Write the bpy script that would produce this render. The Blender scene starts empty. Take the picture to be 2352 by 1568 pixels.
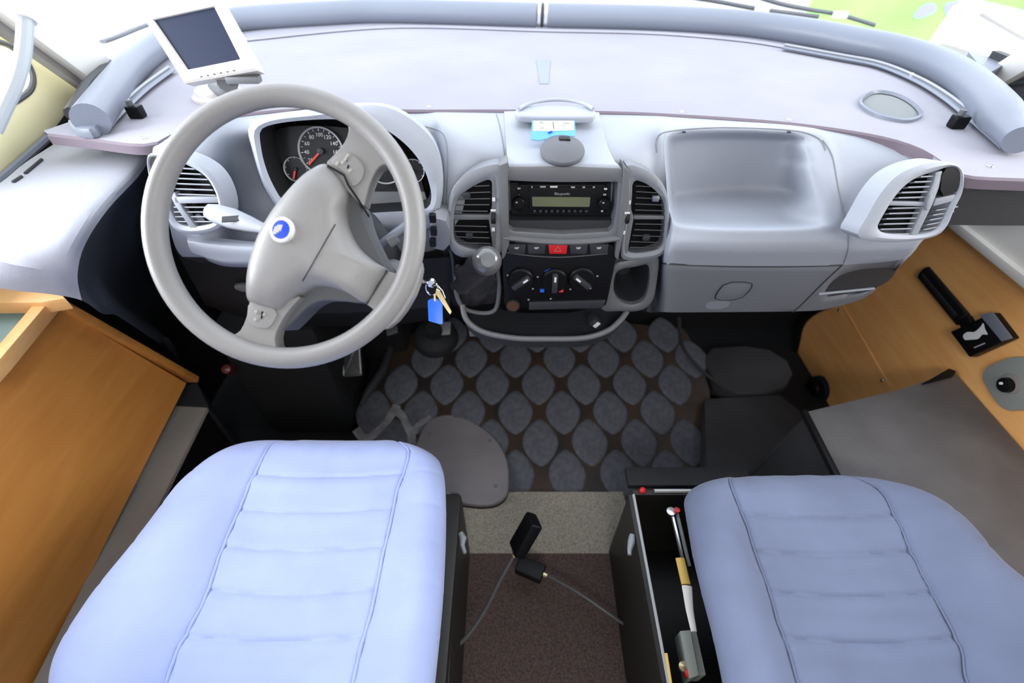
import bpy, bmesh, math, random
from mathutils import Vector as V, Matrix, noise
from mathutils.bvhtree import BVHTree
random.seed(7)
PI = math.pi
# ------------------------------------------------------------------ camera
F = 1100.0
TH = math.radians(44.6)
CT, ST = math.cos(TH), math.sin(TH)
CAM = V((0, 0, 1.42))
sc = bpy.context.scene
col = sc.collection
cd = bpy.data.cameras.new('camera'); cam = bpy.data.objects.new('camera', cd); col.objects.link(cam)
cd.sensor_width = 36; cd.lens = 36 * F / 2352; cd.clip_start = .01
cam.location = CAM; cam.rotation_euler = (PI / 2 - TH, 0, 0)
sc.camera = cam
cd.dof.use_dof = True; cd.dof.focus_distance = .86; cd.dof.aperture_fstop = 2.4
# ------------------------------------------------------------------ world and light
w = bpy.data.worlds.new('world'); sc.world = w; w.use_nodes = True
wn = w.node_tree.nodes; wl = w.node_tree.links
tc = wn.new('ShaderNodeTexCoord'); sx = wn.new('ShaderNodeSeparateXYZ'); cr = wn.new('ShaderNodeValToRGB')
wl.new(tc.outputs['Generated'], sx.inputs[0]); wl.new(sx.outputs['Z'], cr.inputs[0])
cr.color_ramp.elements[0].position = 0; cr.color_ramp.elements[0].color = (.8, .84, .93, 1)
cr.color_ramp.elements[1].position = .6; cr.color_ramp.elements[1].color = (.84, .91, 1, 1)
bg = wn['Background']; wl.new(cr.outputs[0], bg.inputs[0]); bg.inputs[1].default_value = 2.5


def area(name, loc, rot, sx_, sy_, e, colr):
    l = bpy.data.lights.new(name, 'AREA'); l.shape = 'RECTANGLE'; l.size = sx_; l.size_y = sy_; l.energy = e; l.color = colr
    o = bpy.data.objects.new(name, l); col.objects.link(o); o.location = loc; o.rotation_euler = rot
    return o
# daylight entering through the two cab side windows (lights stand outside the openings)
area('daylight_left', (-1.7, .45, 1.5), (0, math.radians(-78), 0), .9, 1.3, 52, (.92, .95, 1))
area('daylight_right', (1.9, .7, 1.5), (0, math.radians(78), 0), .9, 1.0, 20, (1, .96, .9))
# fill light added overhead, standing for an unseen roof hatch behind the camera
area('hatch_fill', (.15, -.75, 2.0), (math.radians(22), 0, 0), .8, .6, 25, (1, .97, .93))
sc.view_settings.view_transform = 'Standard'; sc.view_settings.look = 'None'
sc.view_settings.exposure = .35; sc.view_settings.gamma = 1; sc.view_settings.use_curve_mapping = False
# ------------------------------------------------------------------ geometry helpers


def ray(px, py):
    u = (px - 1176) / F; t = (py - 784) / F
    return V((u, CT - t * ST, -(ST + t * CT)))


def P(px, py, x=None, y=None, z=None, d=None, pl=None):
    """world point on a given plane, found from where the photograph shows it"""
    r = ray(px, py)
    if x is not None: k = x / r.x
    elif y is not None: k = y / r.y
    elif z is not None: k = (z - CAM.z) / r.z
    elif d is not None: k = d
    else:
        p0, n = pl; k = (p0 - CAM).dot(n) / r.dot(n)
    return CAM + r * k


def off(pl, h):
    return (pl[0] + pl[1] * h, pl[1])


def PP(pts, **k):
    return [P(a, b, **k) for a, b in pts]


def chaikin(pts, n=2, closed=True):
    for _ in range(n):
        q = []; m = len(pts)
        for i in range(m if closed else m - 1):
            a, b = V(pts[i]), V(pts[(i + 1) % m])
            q += [a * .75 + b * .25, a * .25 + b * .75]
        if not closed: q = [V(pts[0])] + q + [V(pts[-1])]
        pts = q
    return pts


def catmull(pts, n=6, closed=False):
    out = []; m = len(pts); pts = [V(p) for p in pts]
    for i in range(m if closed else m - 1):
        if closed: p0, p1, p2, p3 = pts[i - 1], pts[i], pts[(i + 1) % m], pts[(i + 2) % m]
        else: p0, p1, p2, p3 = pts[max(i - 1, 0)], pts[i], pts[i + 1], pts[min(i + 2, m - 1)]
        for k in range(n):
            t = k / n
            out.append(.5 * ((2 * p1) + (p2 - p0) * t + (2 * p0 - 5 * p1 + 4 * p2 - p3) * t * t + (3 * p1 - p0 - 3 * p2 + p3) * t ** 3))
    if not closed: out.append(pts[-1])
    return out


def resample(pts, n, closed=True):
    m = len(pts); L = [0]
    for i in range(m if closed else m - 1): L.append(L[-1] + (pts[(i + 1) % m] - pts[i]).length)
    out = []; j = 0
    for k in range(n):
        s = L[-1] * k / (n if closed else n - 1)
        while j < len(L) - 2 and L[j + 1] < s: j += 1
        f = (s - L[j]) / max(L[j + 1] - L[j], 1e-9)
        out.append(pts[j % m].lerp(pts[(j + 1) % m], min(f, 1)))
    return out


class MB:
    def __init__(s): s.v = []; s.f = []; s.m = []

    def add(s, vs, fs, mi=0):
        o = len(s.v); s.v += [V(p) for p in vs]; s.f += [tuple(i + o for i in f) for f in fs]; s.m += [mi] * len(fs); return s

    def box(s, c, size, R=None, mi=0):
        hx, hy, hz = [a / 2 for a in size]; c = V(c)
        vs = [V((x, y, z)) for x in (-hx, hx) for y in (-hy, hy) for z in (-hz, hz)]
        if R is not None: vs = [R @ q for q in vs]
        return s.add([c + q for q in vs], [(0, 1, 3, 2), (4, 6, 7, 5), (0, 4, 5, 1), (2, 3, 7, 6), (0, 2, 6, 4), (1, 5, 7, 3)], mi)

    def prism(s, pts, dv, mi=0):
        n = len(pts); dv = V(dv)
        return s.add(list(pts) + [p + dv for p in pts], [tuple(range(n)), tuple(range(2 * n - 1, n - 1, -1))] + [(i, n + i, n + (i + 1) % n, (i + 1) % n) for i in range(n)], mi)

    def loops(s, ls, cap0=False, cap1=False, closed=True, mi=0):
        n = len(ls[0]); vs = [p for l in ls for p in l]; fs = []
        for a in range(len(ls) - 1):
            for i in range(n if closed else n - 1):
                j = (i + 1) % n; fs.append((a * n + i, a * n + j, (a + 1) * n + j, (a + 1) * n + i))
        if cap0: fs.append(tuple(range(n - 1, -1, -1)))
        if cap1: fs.append(tuple((len(ls) - 1) * n + i for i in range(n)))
        return s.add(vs, fs, mi)

    def tube(s, path, r, seg=10, mi=0, closed=False, flat=1.0, up=None, caps=True):
        path = [V(p) for p in path]; n = len(path); ls = []
        nrm = None
        for i, p in enumerate(path):
            if closed: t = (path[(i + 1) % n] - path[i - 1]).normalized()
            else: t = (path[min(i + 1, n - 1)] - path[max(i - 1, 0)]).normalized()
            if up is not None: a = t.cross(V(up)).normalized()
            else:
                if nrm is None:
                    a = t.cross(V((0, 0, 1)));
                    if a.length < .1: a = t.cross(V((0, 1, 0)))
                    a.normalize()
                else: a = (nrm - t * nrm.dot(t)).normalized()
                nrm = a
            b = a.cross(t)
            rr = r[i] if isinstance(r, (list, tuple)) else r
            ls.append([p + a * rr * math.cos(2 * PI * k / seg) + b * rr * flat * math.sin(2 * PI * k / seg) for k in range(seg)])
        if closed: ls.append(ls[0])
        return s.loops(ls, caps and not closed, caps and not closed, mi=mi)

    def lathe(s, prof, c, ax=(0, 0, 1), seg=28, mi=0):
        """prof: (radius, height along axis)"""
        ax = V(ax).normalized(); a = ax.orthogonal().normalized(); b = ax.cross(a); c = V(c)
        ls = [[c + ax * h + (a * math.cos(2 * PI * k / seg) + b * math.sin(2 * PI * k / seg)) * max(r, 1e-5) for k in range(seg)] for r, h in prof]
        return s.loops(ls, prof[0][0] > 1e-4, prof[-1][0] > 1e-4, mi=mi)

    def build(s, name, mats, parent=None, bevel=0, seg=2, ang=32, **kw):
        me = bpy.data.meshes.new(name)
        org = parent.get('_o') if parent else None
        o0 = V(org) if org else V((0, 0, 0))
        bm = bmesh.new(); vv = [bm.verts.new(p - o0) for p in s.v]
        for f, mi in zip(s.f, s.m):
            try: q = bm.faces.new([vv[i] for i in f]); q.material_index = mi
            except ValueError: pass
        bmesh.ops.remove_doubles(bm, verts=bm.verts, dist=1e-6)
        bmesh.ops.recalc_face_normals(bm, faces=bm.faces)
        if bevel:
            es = [e for e in bm.edges if len(e.link_faces) == 2 and e.calc_face_angle(0) > .6]
            try: bmesh.ops.bevel(bm, geom=es, offset=bevel, segments=seg, profile=.6, affect='EDGES', clamp_overlap=True)
            except Exception: pass
        la = math.radians(ang)
        for f in bm.faces: f.smooth = True
        for e in bm.edges:
            if len(e.link_faces) == 2: e.smooth = e.calc_face_angle(0) < la
        bm.to_mesh(me); bm.free()
        for mt in (mats if isinstance(mats, (list, tuple)) else [mats]): me.materials.append(mt)
        o = bpy.data.objects.new(name, me); col.objects.link(o)
        if parent: o.parent = parent; o['_o'] = list(o0)
        for k, val in kw.items(): o[k] = val
        return o


def bvh(o, org=(0, 0, 0)):
    me = o.data; g = V(org)
    return BVHTree.FromPolygons([v.co + g for v in me.vertices], [tuple(p.vertices) for p in me.polygons])


def cast(trees, px, py, lift=0.0):
    r = ray(px, py); best = None
    for t in trees:
        h = t.ray_cast(CAM, r.normalized())
        if h[0] is not None and (best is None or h[3] < best[3]): best = h
    if best is None: return P(px, py, d=1.0)
    return best[0] - r.normalized() * lift


def thing(name, label, cat, loc=(0, 0, 0), group=None):
    o = bpy.data.objects.new(name, None); col.objects.link(o); o.location = loc; o.empty_display_size = .05
    o['label'] = label; o['category'] = cat; o['_o'] = list(loc)
    if group: o['group'] = group
    return o


def solo(mb, name, m, label, cat, group=None, **k):
    """a thing that is one mesh: its origin is moved to the centre of its base"""
    o = mb.build(name, m, **k)
    o['label'] = label; o['category'] = cat
    if group: o['group'] = group
    vs = o.data.vertices
    c = V((sum(v.co.x for v in vs) / len(vs), sum(v.co.y for v in vs) / len(vs), min(v.co.z for v in vs)))
    for v in vs: v.co -= c
    o.location = c
    return o


def ringmesh(mb, outer, inner, nv, depth_in=.01, depth_out=.01, n=64, dome=0.0):
    """raised frame: outer wall, front lip, inner wall. nv points at the viewer"""
    o = resample(outer, n); i = resample(inner, n)
    k0 = min(range(n), key=lambda k: (i[k] - o[0]).length); i = i[k0:] + i[:k0]
    nv = V(nv)
    ar = lambda q: sum((q[k].cross(q[(k + 1) % n]) for k in range(n)), V()).dot(nv)
    if ar(o) * ar(i) < 0: i = i[:1] + i[:0:-1]
    mid = [a.lerp(b, .5) + nv * dome for a, b in zip(o, i)]
    oo = [a.lerp(b, .12) + nv * dome * .5 for a, b in zip(o, i)]; ii = [b.lerp(a, .12) + nv * dome * .5 for a, b in zip(o, i)]
    mb.loops([[p - nv * depth_out for p in o], o, oo, mid, ii, i, [p - nv * depth_in for p in i]])
    return mb


def dome(mb, outline, nv, h, rings=7, base=.0, ctr=None, power=2.2, smooth=0):
    """pillow shape on a closed outline"""
    n = len(outline); nv = V(nv)
    c = ctr or sum(outline, V((0, 0, 0))) / n
    ls = [[p - nv * base for p in outline]] if base else []
    for k in range(rings + 1):
        f = 1 - k / rings
        f = max(f, .001)
        hh = h * (1 - f ** power) ** (1 / power)
        ls.append([c + (p - c) * f + nv * hh for p in outline])
    b0 = 1 if base else 0
    for _ in range(smooth):
        new = [r[:] for r in ls]
        for a in range(b0 + 1, len(ls)):
            for i in range(n):
                up = ls[a - 1][i]; dn = ls[a + 1][i] if a + 1 < len(ls) else ls[a][(i + n // 2) % n]
                new[a][i] = ls[a][i] * .5 + (up + dn) * .15 + (ls[a][i - 1] + ls[a][(i + 1) % n]) * .1
        ls = new
    mb.loops(ls, True, True)
    return mb


def interp(tab, t):
    for (a, va), (b, vb) in zip(tab, tab[1:]):
        if t <= b: return va + (vb - va) * max(0, (t - a)) / (b - a)
    return tab[-1][1]


def sstep(a, b, x):
    t = min(max((x - a) / (b - a), 0), 1); return t * t * (3 - 2 * t)


def circ(c, r, nv, n=32, ry=None):
    nv = V(nv).normalized(); a = V((1, 0, 0)); a = (a - nv * a.dot(nv)).normalized(); b = nv.cross(a)
    return [c + a * r * math.cos(2 * PI * k / n) + b * (ry or r) * math.sin(2 * PI * k / n) for k in range(n)]


def text(name, body, size, c, xdir, nv, m, parent, ext=.0003):
    cu = bpy.data.curves.new(name, 'FONT'); cu.body = body; cu.size = size; cu.extrude = ext; cu.align_x = 'CENTER'; cu.align_y = 'CENTER'; cu.resolution_u = 2
    t = bpy.data.objects.new('tmp_text', cu); col.objects.link(t)
    dg = bpy.context.evaluated_depsgraph_get(); me = bpy.data.meshes.new_from_object(t.evaluated_get(dg))
    bpy.data.objects.remove(t)
    x = V(xdir).normalized(); nv = V(nv).normalized(); x = (x - nv * x.dot(nv)).normalized(); y = nv.cross(x)
    R = Matrix((x, y, nv)).transposed()
    o0 = V(parent['_o']) if parent else V((0, 0, 0))
    for v in me.vertices: v.co = R @ v.co + V(c) - o0
    me.materials.clear(); me.materials.append(m)
    o = bpy.data.objects.new(name, me); col.objects.link(o)
    if parent: o.parent = parent; o['_o'] = list(o0)
    return o

# ------------------------------------------------------------------ materials


def mat(name, c, rough=.5, bump=0, bs=400, var=0, vs=8, c2=None, metal=0, spec=None, emit=0, coat=0, sheen=0, det=4, stretch=None):
    m = bpy.data.materials.new(name); m.use_nodes = True; N = m.node_tree.nodes; L = m.node_tree.links
    b = N['Principled BSDF']; b.inputs['Roughness'].default_value = rough; b.inputs['Metallic'].default_value = metal
    b.inputs['Base Color'].default_value = (*c, 1)
    if spec is not None: b.inputs['Specular IOR Level'].default_value = spec
    if coat: b.inputs['Coat Weight'].default_value = coat
    if sheen: b.inputs['Sheen Weight'].default_value = sheen; b.inputs['Sheen Roughness'].default_value = .4
    t = N.new('ShaderNodeTexCoord'); src = t.outputs['Object']
    if stretch:
        mp = N.new('ShaderNodeMapping'); L.new(src, mp.inputs[0]); mp.inputs['Scale'].default_value = stretch[0]; mp.inputs['Rotation'].default_value = stretch[1]; src = mp.outputs[0]
    if var or c2:
        n = N.new('ShaderNodeTexNoise'); n.inputs['Scale'].default_value = vs; n.inputs['Detail'].default_value = det; L.new(src, n.inputs['Vector'])
        r = N.new('ShaderNodeValToRGB'); r.color_ramp.elements[0].position = .32; r.color_ramp.elements[1].position = .68
        r.color_ramp.elements[0].color = (*(c2 or tuple(a * (1 - var) for a in c)), 1)
        r.color_ramp.elements[1].color = (*(c if c2 else tuple(min(a * (1 + var), 1) for a in c)), 1)
        L.new(n.outputs['Fac'], r.inputs[0]); L.new(r.outputs[0], b.inputs['Base Color'])
    if bump:
        n2 = N.new('ShaderNodeTexNoise'); n2.inputs['Scale'].default_value = bs; n2.inputs['Detail'].default_value = 2; L.new(t.outputs['Object'], n2.inputs['Vector'])
        bp = N.new('ShaderNodeBump'); bp.inputs['Strength'].default_value = bump; bp.inputs['Distance'].default_value = .001
        L.new(n2.outputs['Fac'], bp.inputs['Height']); L.new(bp.outputs[0], b.inputs['Normal'])
    if emit: b.inputs['Emission Color'].default_value = (*c, 1); b.inputs['Emission Strength'].default_value = emit
    return m


def glassmat(name, tint, gl=.08):
    m = bpy.data.materials.new(name); m.use_nodes = True; N = m.node_tree.nodes; L = m.node_tree.links
    N.remove(N['Principled BSDF']); o = N['Material Output']
    a = N.new('ShaderNodeBsdfTransparent'); a.inputs[0].default_value = (*tint, 1)
    g = N.new('ShaderNodeBsdfGlossy'); g.inputs['Roughness'].default_value = .03
    x = N.new('ShaderNodeMixShader'); x.inputs[0].default_value = .04; L.new(a.outputs[0], x.inputs[1]); L.new(g.outputs[0], x.inputs[2]); L.new(x.outputs[0], o.inputs[0])
    return m


def woodmat(name, c1, c2, rot, sc_):
    m = bpy.data.materials.new(name); m.use_nodes = True; N = m.node_tree.nodes; L = m.node_tree.links
    b = N['Principled BSDF']; b.inputs['Roughness'].default_value = .42
    t = N.new('ShaderNodeTexCoord'); mp = N.new('ShaderNodeMapping'); L.new(t.outputs['Object'], mp.inputs[0])
    mp.inputs['Rotation'].default_value = rot; mp.inputs['Scale'].default_value = sc_
    n = N.new('ShaderNodeTexNoise'); n.inputs['Scale'].default_value = 3.2; n.inputs['Detail'].default_value = 7; n.inputs['Roughness'].default_value = .55; n.inputs['Distortion'].default_value = .5
    L.new(mp.outputs[0], n.inputs['Vector'])
    r = N.new('ShaderNodeValToRGB'); r.color_ramp.elements[0].position = .3; r.color_ramp.elements[1].position = .7
    r.color_ramp.elements[0].color = (*c1, 1); r.color_ramp.elements[1].color = (*c2, 1)
    L.new(n.outputs['Fac'], r.inputs[0]); L.new(r.outputs[0], b.inputs['Base Color'])
    return m


M = dict(
    dash=mat('dash_plastic', (.34, .365, .42), .5, .25, 900, .03, 3),
    dashlow=mat('dash_plastic_lower', (.19, .20, .225), .5, .25, 900, .03, 3),
    stack=mat('stack_grey_plastic', (.125, .13, .138), .42, .2, 900),
    wheel=mat('wheel_plastic', (.245, .24, .238), .40, .35, 700, .05, 4),
    wheeldark=mat('wheel_back_plastic', (.085, .09, .10), .45, .3, 700),
    black=mat('black_plastic', (.005, .005, .006), .4, .1, 500, spec=.2),
    blackm=mat('matt_black_plastic', (.011, .012, .014), .65, .2, 500, spec=.25),
    charcoal=mat('charcoal_plastic', (.026, .028, .033), .5, .3, 600),
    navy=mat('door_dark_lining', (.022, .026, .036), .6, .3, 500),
    slat=mat('slat_plastic', (.035, .037, .042), .4),
    slatl=mat('slat_grey_plastic', (.27, .29, .33), .45),
    shelf=mat('shelf_fabric', (.30, .295, .34), .85, .5, 900, .05, 5),
    shelfedge=mat('shelf_edge', (.16, .13, .16), .8, .4, 900),
    rail=mat('rail_vinyl', (.18, .20, .25), .36, .3, 700, .03, 4),
    side=mat('side_console_plastic', (.33, .34, .39), .6, .4, 700),
    cream=mat('cream_lining', (.90, .84, .52), .5, .1, 300),
    creamhi=mat('cream_edge', (.80, .78, .62), .5),
    white=mat('white_laminate', (.82, .80, .76), .45),
    whitep=mat('white_plastic', (.80, .78, .76), .4),
    offw=mat('monitor_plastic', (.50, .47, .45), .4),
    screen=mat('dark_screen', (.014, .02, .045), .5, spec=.1),
    fab1=mat('seat_suede_pale', (.36, .43, .72), .85, .5, 500, .07, 7, sheen=.25),
    fab2=mat('seat_suede_dark', (.135, .16, .25), .85, .5, 500, .13, 6, sheen=.15),  # suede in a darker, greyer tone than the driver seat
    mat=mat('mat_base_rubber', (.012, .012, .013), .5, .2, 200, c2=(.045, .024, .012), vs=9),
    padm=mat('mat_pad_rubber', (.075, .08, .098), .75, 1, 500, .22, 60),
    dust=mat('mat_dust', (.26, .265, .28), .8, .5, 300, c2=(.12, .12, .13), vs=25),
    carpet=mat('carpet_beige', (.36, .33, .28), .95, 1, 900, c2=(.17, .155, .13), vs=230, det=6),
    carpetd=mat('carpet_shadowed', (.105, .07, .062), .95, 1, 900, c2=(.035, .024, .024), vs=200, det=6),
    boxtop=mat('step_vinyl', (.11, .105, .108), .6, .4, 300, .22, 7),
    boxside=mat('step_side_vinyl', (.03, .03, .034), .7, .4, 300, .2, 9),
    kick=mat('kick_strip', (.24, .225, .21), .7, .4, 500, .08, 6),
    plate=mat('plate_plastic', (.17, .16, .17), .55, .3, 400, .12, 10),
    wood=woodmat('wood_left', (.54, .215, .045), (.66, .29, .07), (.12, 0, 0), (2, 1.2, 8)),
    woodr=woodmat('wood_right', (.84, .40, .13), (.95, .52, .19), (.25, .0, 0), (2, 1.2, 9)),
    woodhi=woodmat('wood_trim', (.80, .42, .15), (.92, .55, .24), (0, 0, 0), (2, 2, 8)),
    mint=mat('pocket_inside', (.42, .58, .56), .5),
    steel=mat('steel', (.6, .6, .6), .3, metal=1),
    chrome=mat('chrome', (.8, .8, .82), .12, metal=1),
    brass=mat('key_brass', (.70, .58, .34), .3, metal=.8),
    red=mat('red_plastic', (.55, .01, .012), .4),
    brown=mat('dark_copper', (.07, .03, .015), .5),
    dred=mat('dark_red_plastic', (.06, .006, .006), .4),
    blue=mat('blue_plastic', (.03, .16, .85), .4),
    lblue=mat('light_blue_print', (.13, .42, .85), .4),
    markw=mat('white_print', (.75, .75, .77), .5),
    markg=mat('grey_print', (.35, .36, .38), .5),
    markb=mat('blue_print', (.02, .06, .6), .5),
    needle=mat('needle_red', (.8, .07, .05), .4),
    lcd=mat('lcd_green', (.145, .16, .09), .3),
    gauge=mat('gauge_face', (.01, .011, .014), .35),
    btn=mat('wheel_button', (.33, .32, .29), .5),
    gaiter=mat('gaiter_leather', (.035, .035, .038), .2, .3, 120),
    knob=mat('gear_knob', (.10, .10, .105), .15, coat=.6),
    emblem=mat('emblem_blue', (.02, .07, .55), .2, coat=.5),
    emblemr=mat('emblem_silver', (.9, .9, .86), .15, metal=.4),
    speaker=mat('speaker_mesh', (.20, .215, .22), .8, .8, 1200),
    yellow=mat('yellow_label', (.7, .48, .12), .5),
    greyp=mat('green_grey_plastic', (.27, .29, .27), .4),
    rubber=mat('cable_rubber', (.07, .07, .075), .5),
    lever=mat('grey_lever', (.24, .255, .29), .5),
    green=mat('green_paint', (.42, .85, .20), .5, var=.15, vs=1.5),
    violet=mat('violet_paint', (.42, .42, .78), .5),
    ground=mat('pale_ground', (.62, .61, .60), .9, c2=(.42, .40, .37), vs=1.5, det=8),
    mirror=mat('mirror_glass', (.85, .85, .85), .04, metal=1),
    glass=glassmat('glass', (.97, .98, .98)),
    cord=mat('cord_grey', (.45, .50, .55), .5),
    plank=mat('weathered_plank', (.34, .30, .24), .9, c2=(.20, .17, .13), vs=6, stretch=((1, 8, 1), (0, 0, 0))),
    ceil=mat('ceiling_lining', (.34, .33, .32), .8),
    iron=mat('seat_box_black', (.014, .013, .011), .5, .2, 300),
    hose=mat('wiper_black', (.10, .105, .12), .5),
)
# ================================================================== SETTING


def struct(mb, name, m, **k):
    o = mb.build(name, m, **k); o['kind'] = 'structure'; return o


XL, XR = -.98, 1.18
Z_SHELF = 1.055
mb = MB(); mb.box((0.1, .3, -.03), (2.6, 5.0, .06)); floor = struct(mb, 'floor', M['blackm'])
# beige carpet strip, and carpet behind it with shadow painted in as brown
b = MB(); b.prism(PP([(1052, 1129), (1430, 1129), (1470, 1270), (1040, 1270)], z=.032), (0, 0, -.032)); b.build('carpet_strip', M['carpet'], None, kind='structure')
b = MB(); q = PP([(1040, 1270), (1480, 1270), (1640, 1900), (960, 1900)], z=.029); b.prism(q, (0, 0, -.029)); b.build('carpet_runner', M['carpetd'], None, kind='structure')
# ceiling, rear wall, side walls (mostly behind or above the camera)
b = MB(); b.box((.1, -.85, 2.06), (2.3, 3.1, .06)); struct(b, 'ceiling', M['ceil'])
b = MB(); b.box((.1, -2.3, 1), (2.3, .06, 2.1)); struct(b, 'wall_back', M['white'])


def wall_with_window(x, name, m, y0, y1, z0, z1, wy0, wy1, wz0, wz1, t=.05):
    b = MB(); s = 1 if x > 0 else -1
    cx = x + s * t / 2
    for (a0, a1, c0, c1) in ((y0, wy0, z0, z1), (wy1, y1, z0, z1), (wy0, wy1, z0, wz0), (wy0, wy1, wz1, z1)):
        if a1 > a0 and c1 > c0: b.box((cx, (a0 + a1) / 2, (c0 + c1) / 2), (t, a1 - a0, c1 - c0))
    return struct(b, name, m)


wall_with_window(-1.04, 'wall_left', M['white'], -2.3, .35, 0, 2.05, -1.2, -.3, 1.0, 1.6)
wall_with_window(1.22, 'wall_right', M['white'], -2.3, .35, 0, 2.05, -1.4, -.6, 1.0, 1.6)
b = MB(); b.box((-1.14, .9, .5), (.05, 1.3, .98)); struct(b, 'wall_left_lower', M['blackm'])
b = MB(); b.box((1.25, .9, .36), (.05, 1.3, .72)); struct(b, 'wall_right_lower', M['blackm'])
# firewall in front of the footwell
b = MB(); b.box((.1, 1.55, .45), (2.5, .05, 1.1)); struct(b, 'wall_front', M['blackm'])

# ------------------------------------------------------------------ left cab side: cream lining with oval window hole
xw = -1.03
cream = thing('cream_door_lining', 'cream yellow side lining with an oval window beside the driver dashboard', 'wall lining', (xw, 1.0, .95))
outl = [P(-160, 470, x=xw), P(0, 402, x=xw), P(128, 292, x=xw), P(212, 172, x=xw), P(120, 90, x=xw), P(0, 8, x=xw), P(-110, -60, x=xw), P(-260, 60, x=xw), P(-300, 300, x=xw)]
hole = catmull(PP([(-60, 92), (10, 100), (52, 130), (74, 170), (70, 205), (40, 230), (0, 250), (-60, 262), (-130, 230), (-150, 160), (-120, 110)], x=xw), 4, True)
b = MB(); ringmesh(b, resample(outl, 80), hole, (1, 0, 0), .05, .03, 80, .008); b.build('panel', M['cream'], cream)
b = MB(); b.tube(hole, .006, 8, closed=True); b.build('rubber_seal', M['hose'], cream)
b = MB(); b.prism([p + V((-.052, 0, 0)) for p in resample(hole, 40)], (-.003, 0, 0)); b.build('window_pane', M['glass'], cream)
b = MB(); b.tube(catmull(PP([(-120, 500), (0, 412), (128, 300)], x=xw + .012), 8), .008, 8); b.build('edge_trim', M['rail'], cream)
# A pillar left (white beam) with brown seal
for nm, pts, m_, lab, w_ in (('pillar_trim', [(252, 160), (180, 92), (40, -10), (-80, -90)], 'white', 'white windscreen pillar beam rising over the cream lining', .05),
                           ):
    pil = thing(nm, lab, 'pillar', P(252, 160, x=-.98))
    b = MB(); A = P(232, 168, x=-.97); B = P(-60, -60, x=-.93); dr = (B - A).normalized(); sd = dr.cross(V((1, 0, 0))).normalized()
    R = Matrix((dr, V((1, 0, 0)), sd)).transposed()
    b.box((A + B) / 2, ((B - A).length + .02, .03, .085), R); b.build('beam', M['white'], pil, bevel=.008)
    b = MB(); b.box((A + B) / 2 - sd * .048 * (1 if sd.z < 0 else -1) * -1 + V((-.02, 0, 0)), ((B - A).length, .02, .016), R); b.build('seal_strip', M['kick'], pil)
# hanging cord
c_ = thing('hanging_hose', 'pale hanging hose with a thick white sleeve in front of the cream lining', 'hose', P(0, 300, d=.62))
b = MB(); b.tube(catmull(PP([(56, 20), (58, 60), (52, 130), (36, 190), (14, 240), (-14, 300)], d=.62), 6), .0085, 10); b.build('cord', M['cord'], c_)
b = MB(); b.tube(PP([(50, -40), (50, 0), (54, 46)], d=.62), .0135, 12); b.build('sleeve', M['whitep'], c_)

# ------------------------------------------------------------------ side console left of the dashboard (moulded grey top falling to a dark lining)
sconsole = thing('side_console', 'large pale grey moulded side console between cream lining and dashboard', 'side panel', (-.9, .7, .2))
rows = []
top_l = PP([(-160, 470), (0, 408), (128, 305), (128, 305)], z=1.0)
prof = [  # (px,py,z) across: wall edge -> inner rounding -> down the dark side, for several positions front to rear
    [(150, 315, 1.0), (240, 322, 1.0), (335, 332, 1.0), (352, 352, .985), (356, 390, .95), (352, 470, .85), (345, 640, .55), (400, 800, .20), (440, 870, .06)],
    [(60, 372, 1.0), (190, 378, 1.0), (290, 388, 1.0), (318, 405, .985), (320, 450, .94), (322, 530, .85), (322, 670, .57), (385, 800, .30), (440, 866, .10)],
    [(0, 420, 1.0), (120, 440, 1.0), (215, 462, .995), (250, 478, .975), (262, 510, .93), (275, 590, .83), (300, 680, .64), (360, 770, .45), (420, 840, .25)],
    [(-90, 470, 1.0), (60, 520, .995), (160, 545, .985), (196, 560, .955), (215, 590, .91), (245, 650, .82), (290, 700, .70), (340, 740, .60), (390, 780, .50)],
    [(-160, 540, 1.0), (0, 600, .98), (120, 622, .955), (178, 632, .93), (215, 655, .88), (255, 690, .83), (290, 715, .76), (330, 745, .68), (370, 780, .60)],
    [(-200, 620, .94), (0, 662, .91), (120, 676, .895), (188, 690, .87), (235, 720, .83), (262, 722, .80), (290, 738, .76), (330, 765, .70), (370, 790, .64)],
]
W = [[P(a, c, z=zz) for a, c, zz in r] for r in prof]
g = [catmull(r, 5) for r in W]; gc = list(zip(*[catmull(list(cc), 4) for cc in zip(*g)]))
b = MB(); ncol = len(gc[0]); sp = 15
b.loops([r[:sp + 1] for r in gc], closed=False); b.build('console_top', M['side'], sconsole)
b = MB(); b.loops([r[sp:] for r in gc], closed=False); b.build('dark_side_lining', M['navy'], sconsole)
for q in ([(30, 418), (50, 405)], [(58, 398), (96, 366)]):
    b = MB(); b.tube(PP(q, z=1.002), .003, 6); b.build('slot', M['charcoal'], sconsole)

# ------------------------------------------------------------------ windscreen shelf
shelf = thing('dashboard_shelf', 'deep pale lilac fabric shelf between dashboard and windscreen', 'shelf', (.1, 1.4, Z_SHELF))
fr = catmull(PP([(110, 308), (200, 318), (340, 332), (420, 297), (560, 262), (740, 248), (930, 253), (1160, 253), (1400, 257), (1560, 264), (1800, 281), (2000, 309), (2110, 340), (2175, 380), (2215, 404), (2360, 412), (2600, 420)], z=Z_SHELF), 4)
bk = catmull(PP([(100, 300), (170, 272), (215, 205), (265, 140), (350, 75), (600, 40), (900, 24), (1250, 32), (1700, 50), (1960, 92), (2125, 134), (2200, 172), (2262, 222), (2348, 322), (2480, 340), (2620, 350)], z=Z_SHELF), 4)
n = 90; fr = resample(fr, n, False); bk = resample(bk, n, False)
b = MB(); b.loops([[p + V((0, 0, -.02)) for p in fr], fr, [p.lerp(q, .5) for p, q in zip(fr, bk)], bk, [p + V((0, 0, -.02)) for p in bk]], closed=False)
b.build('shelf_board', M['shelf'], shelf)
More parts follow.
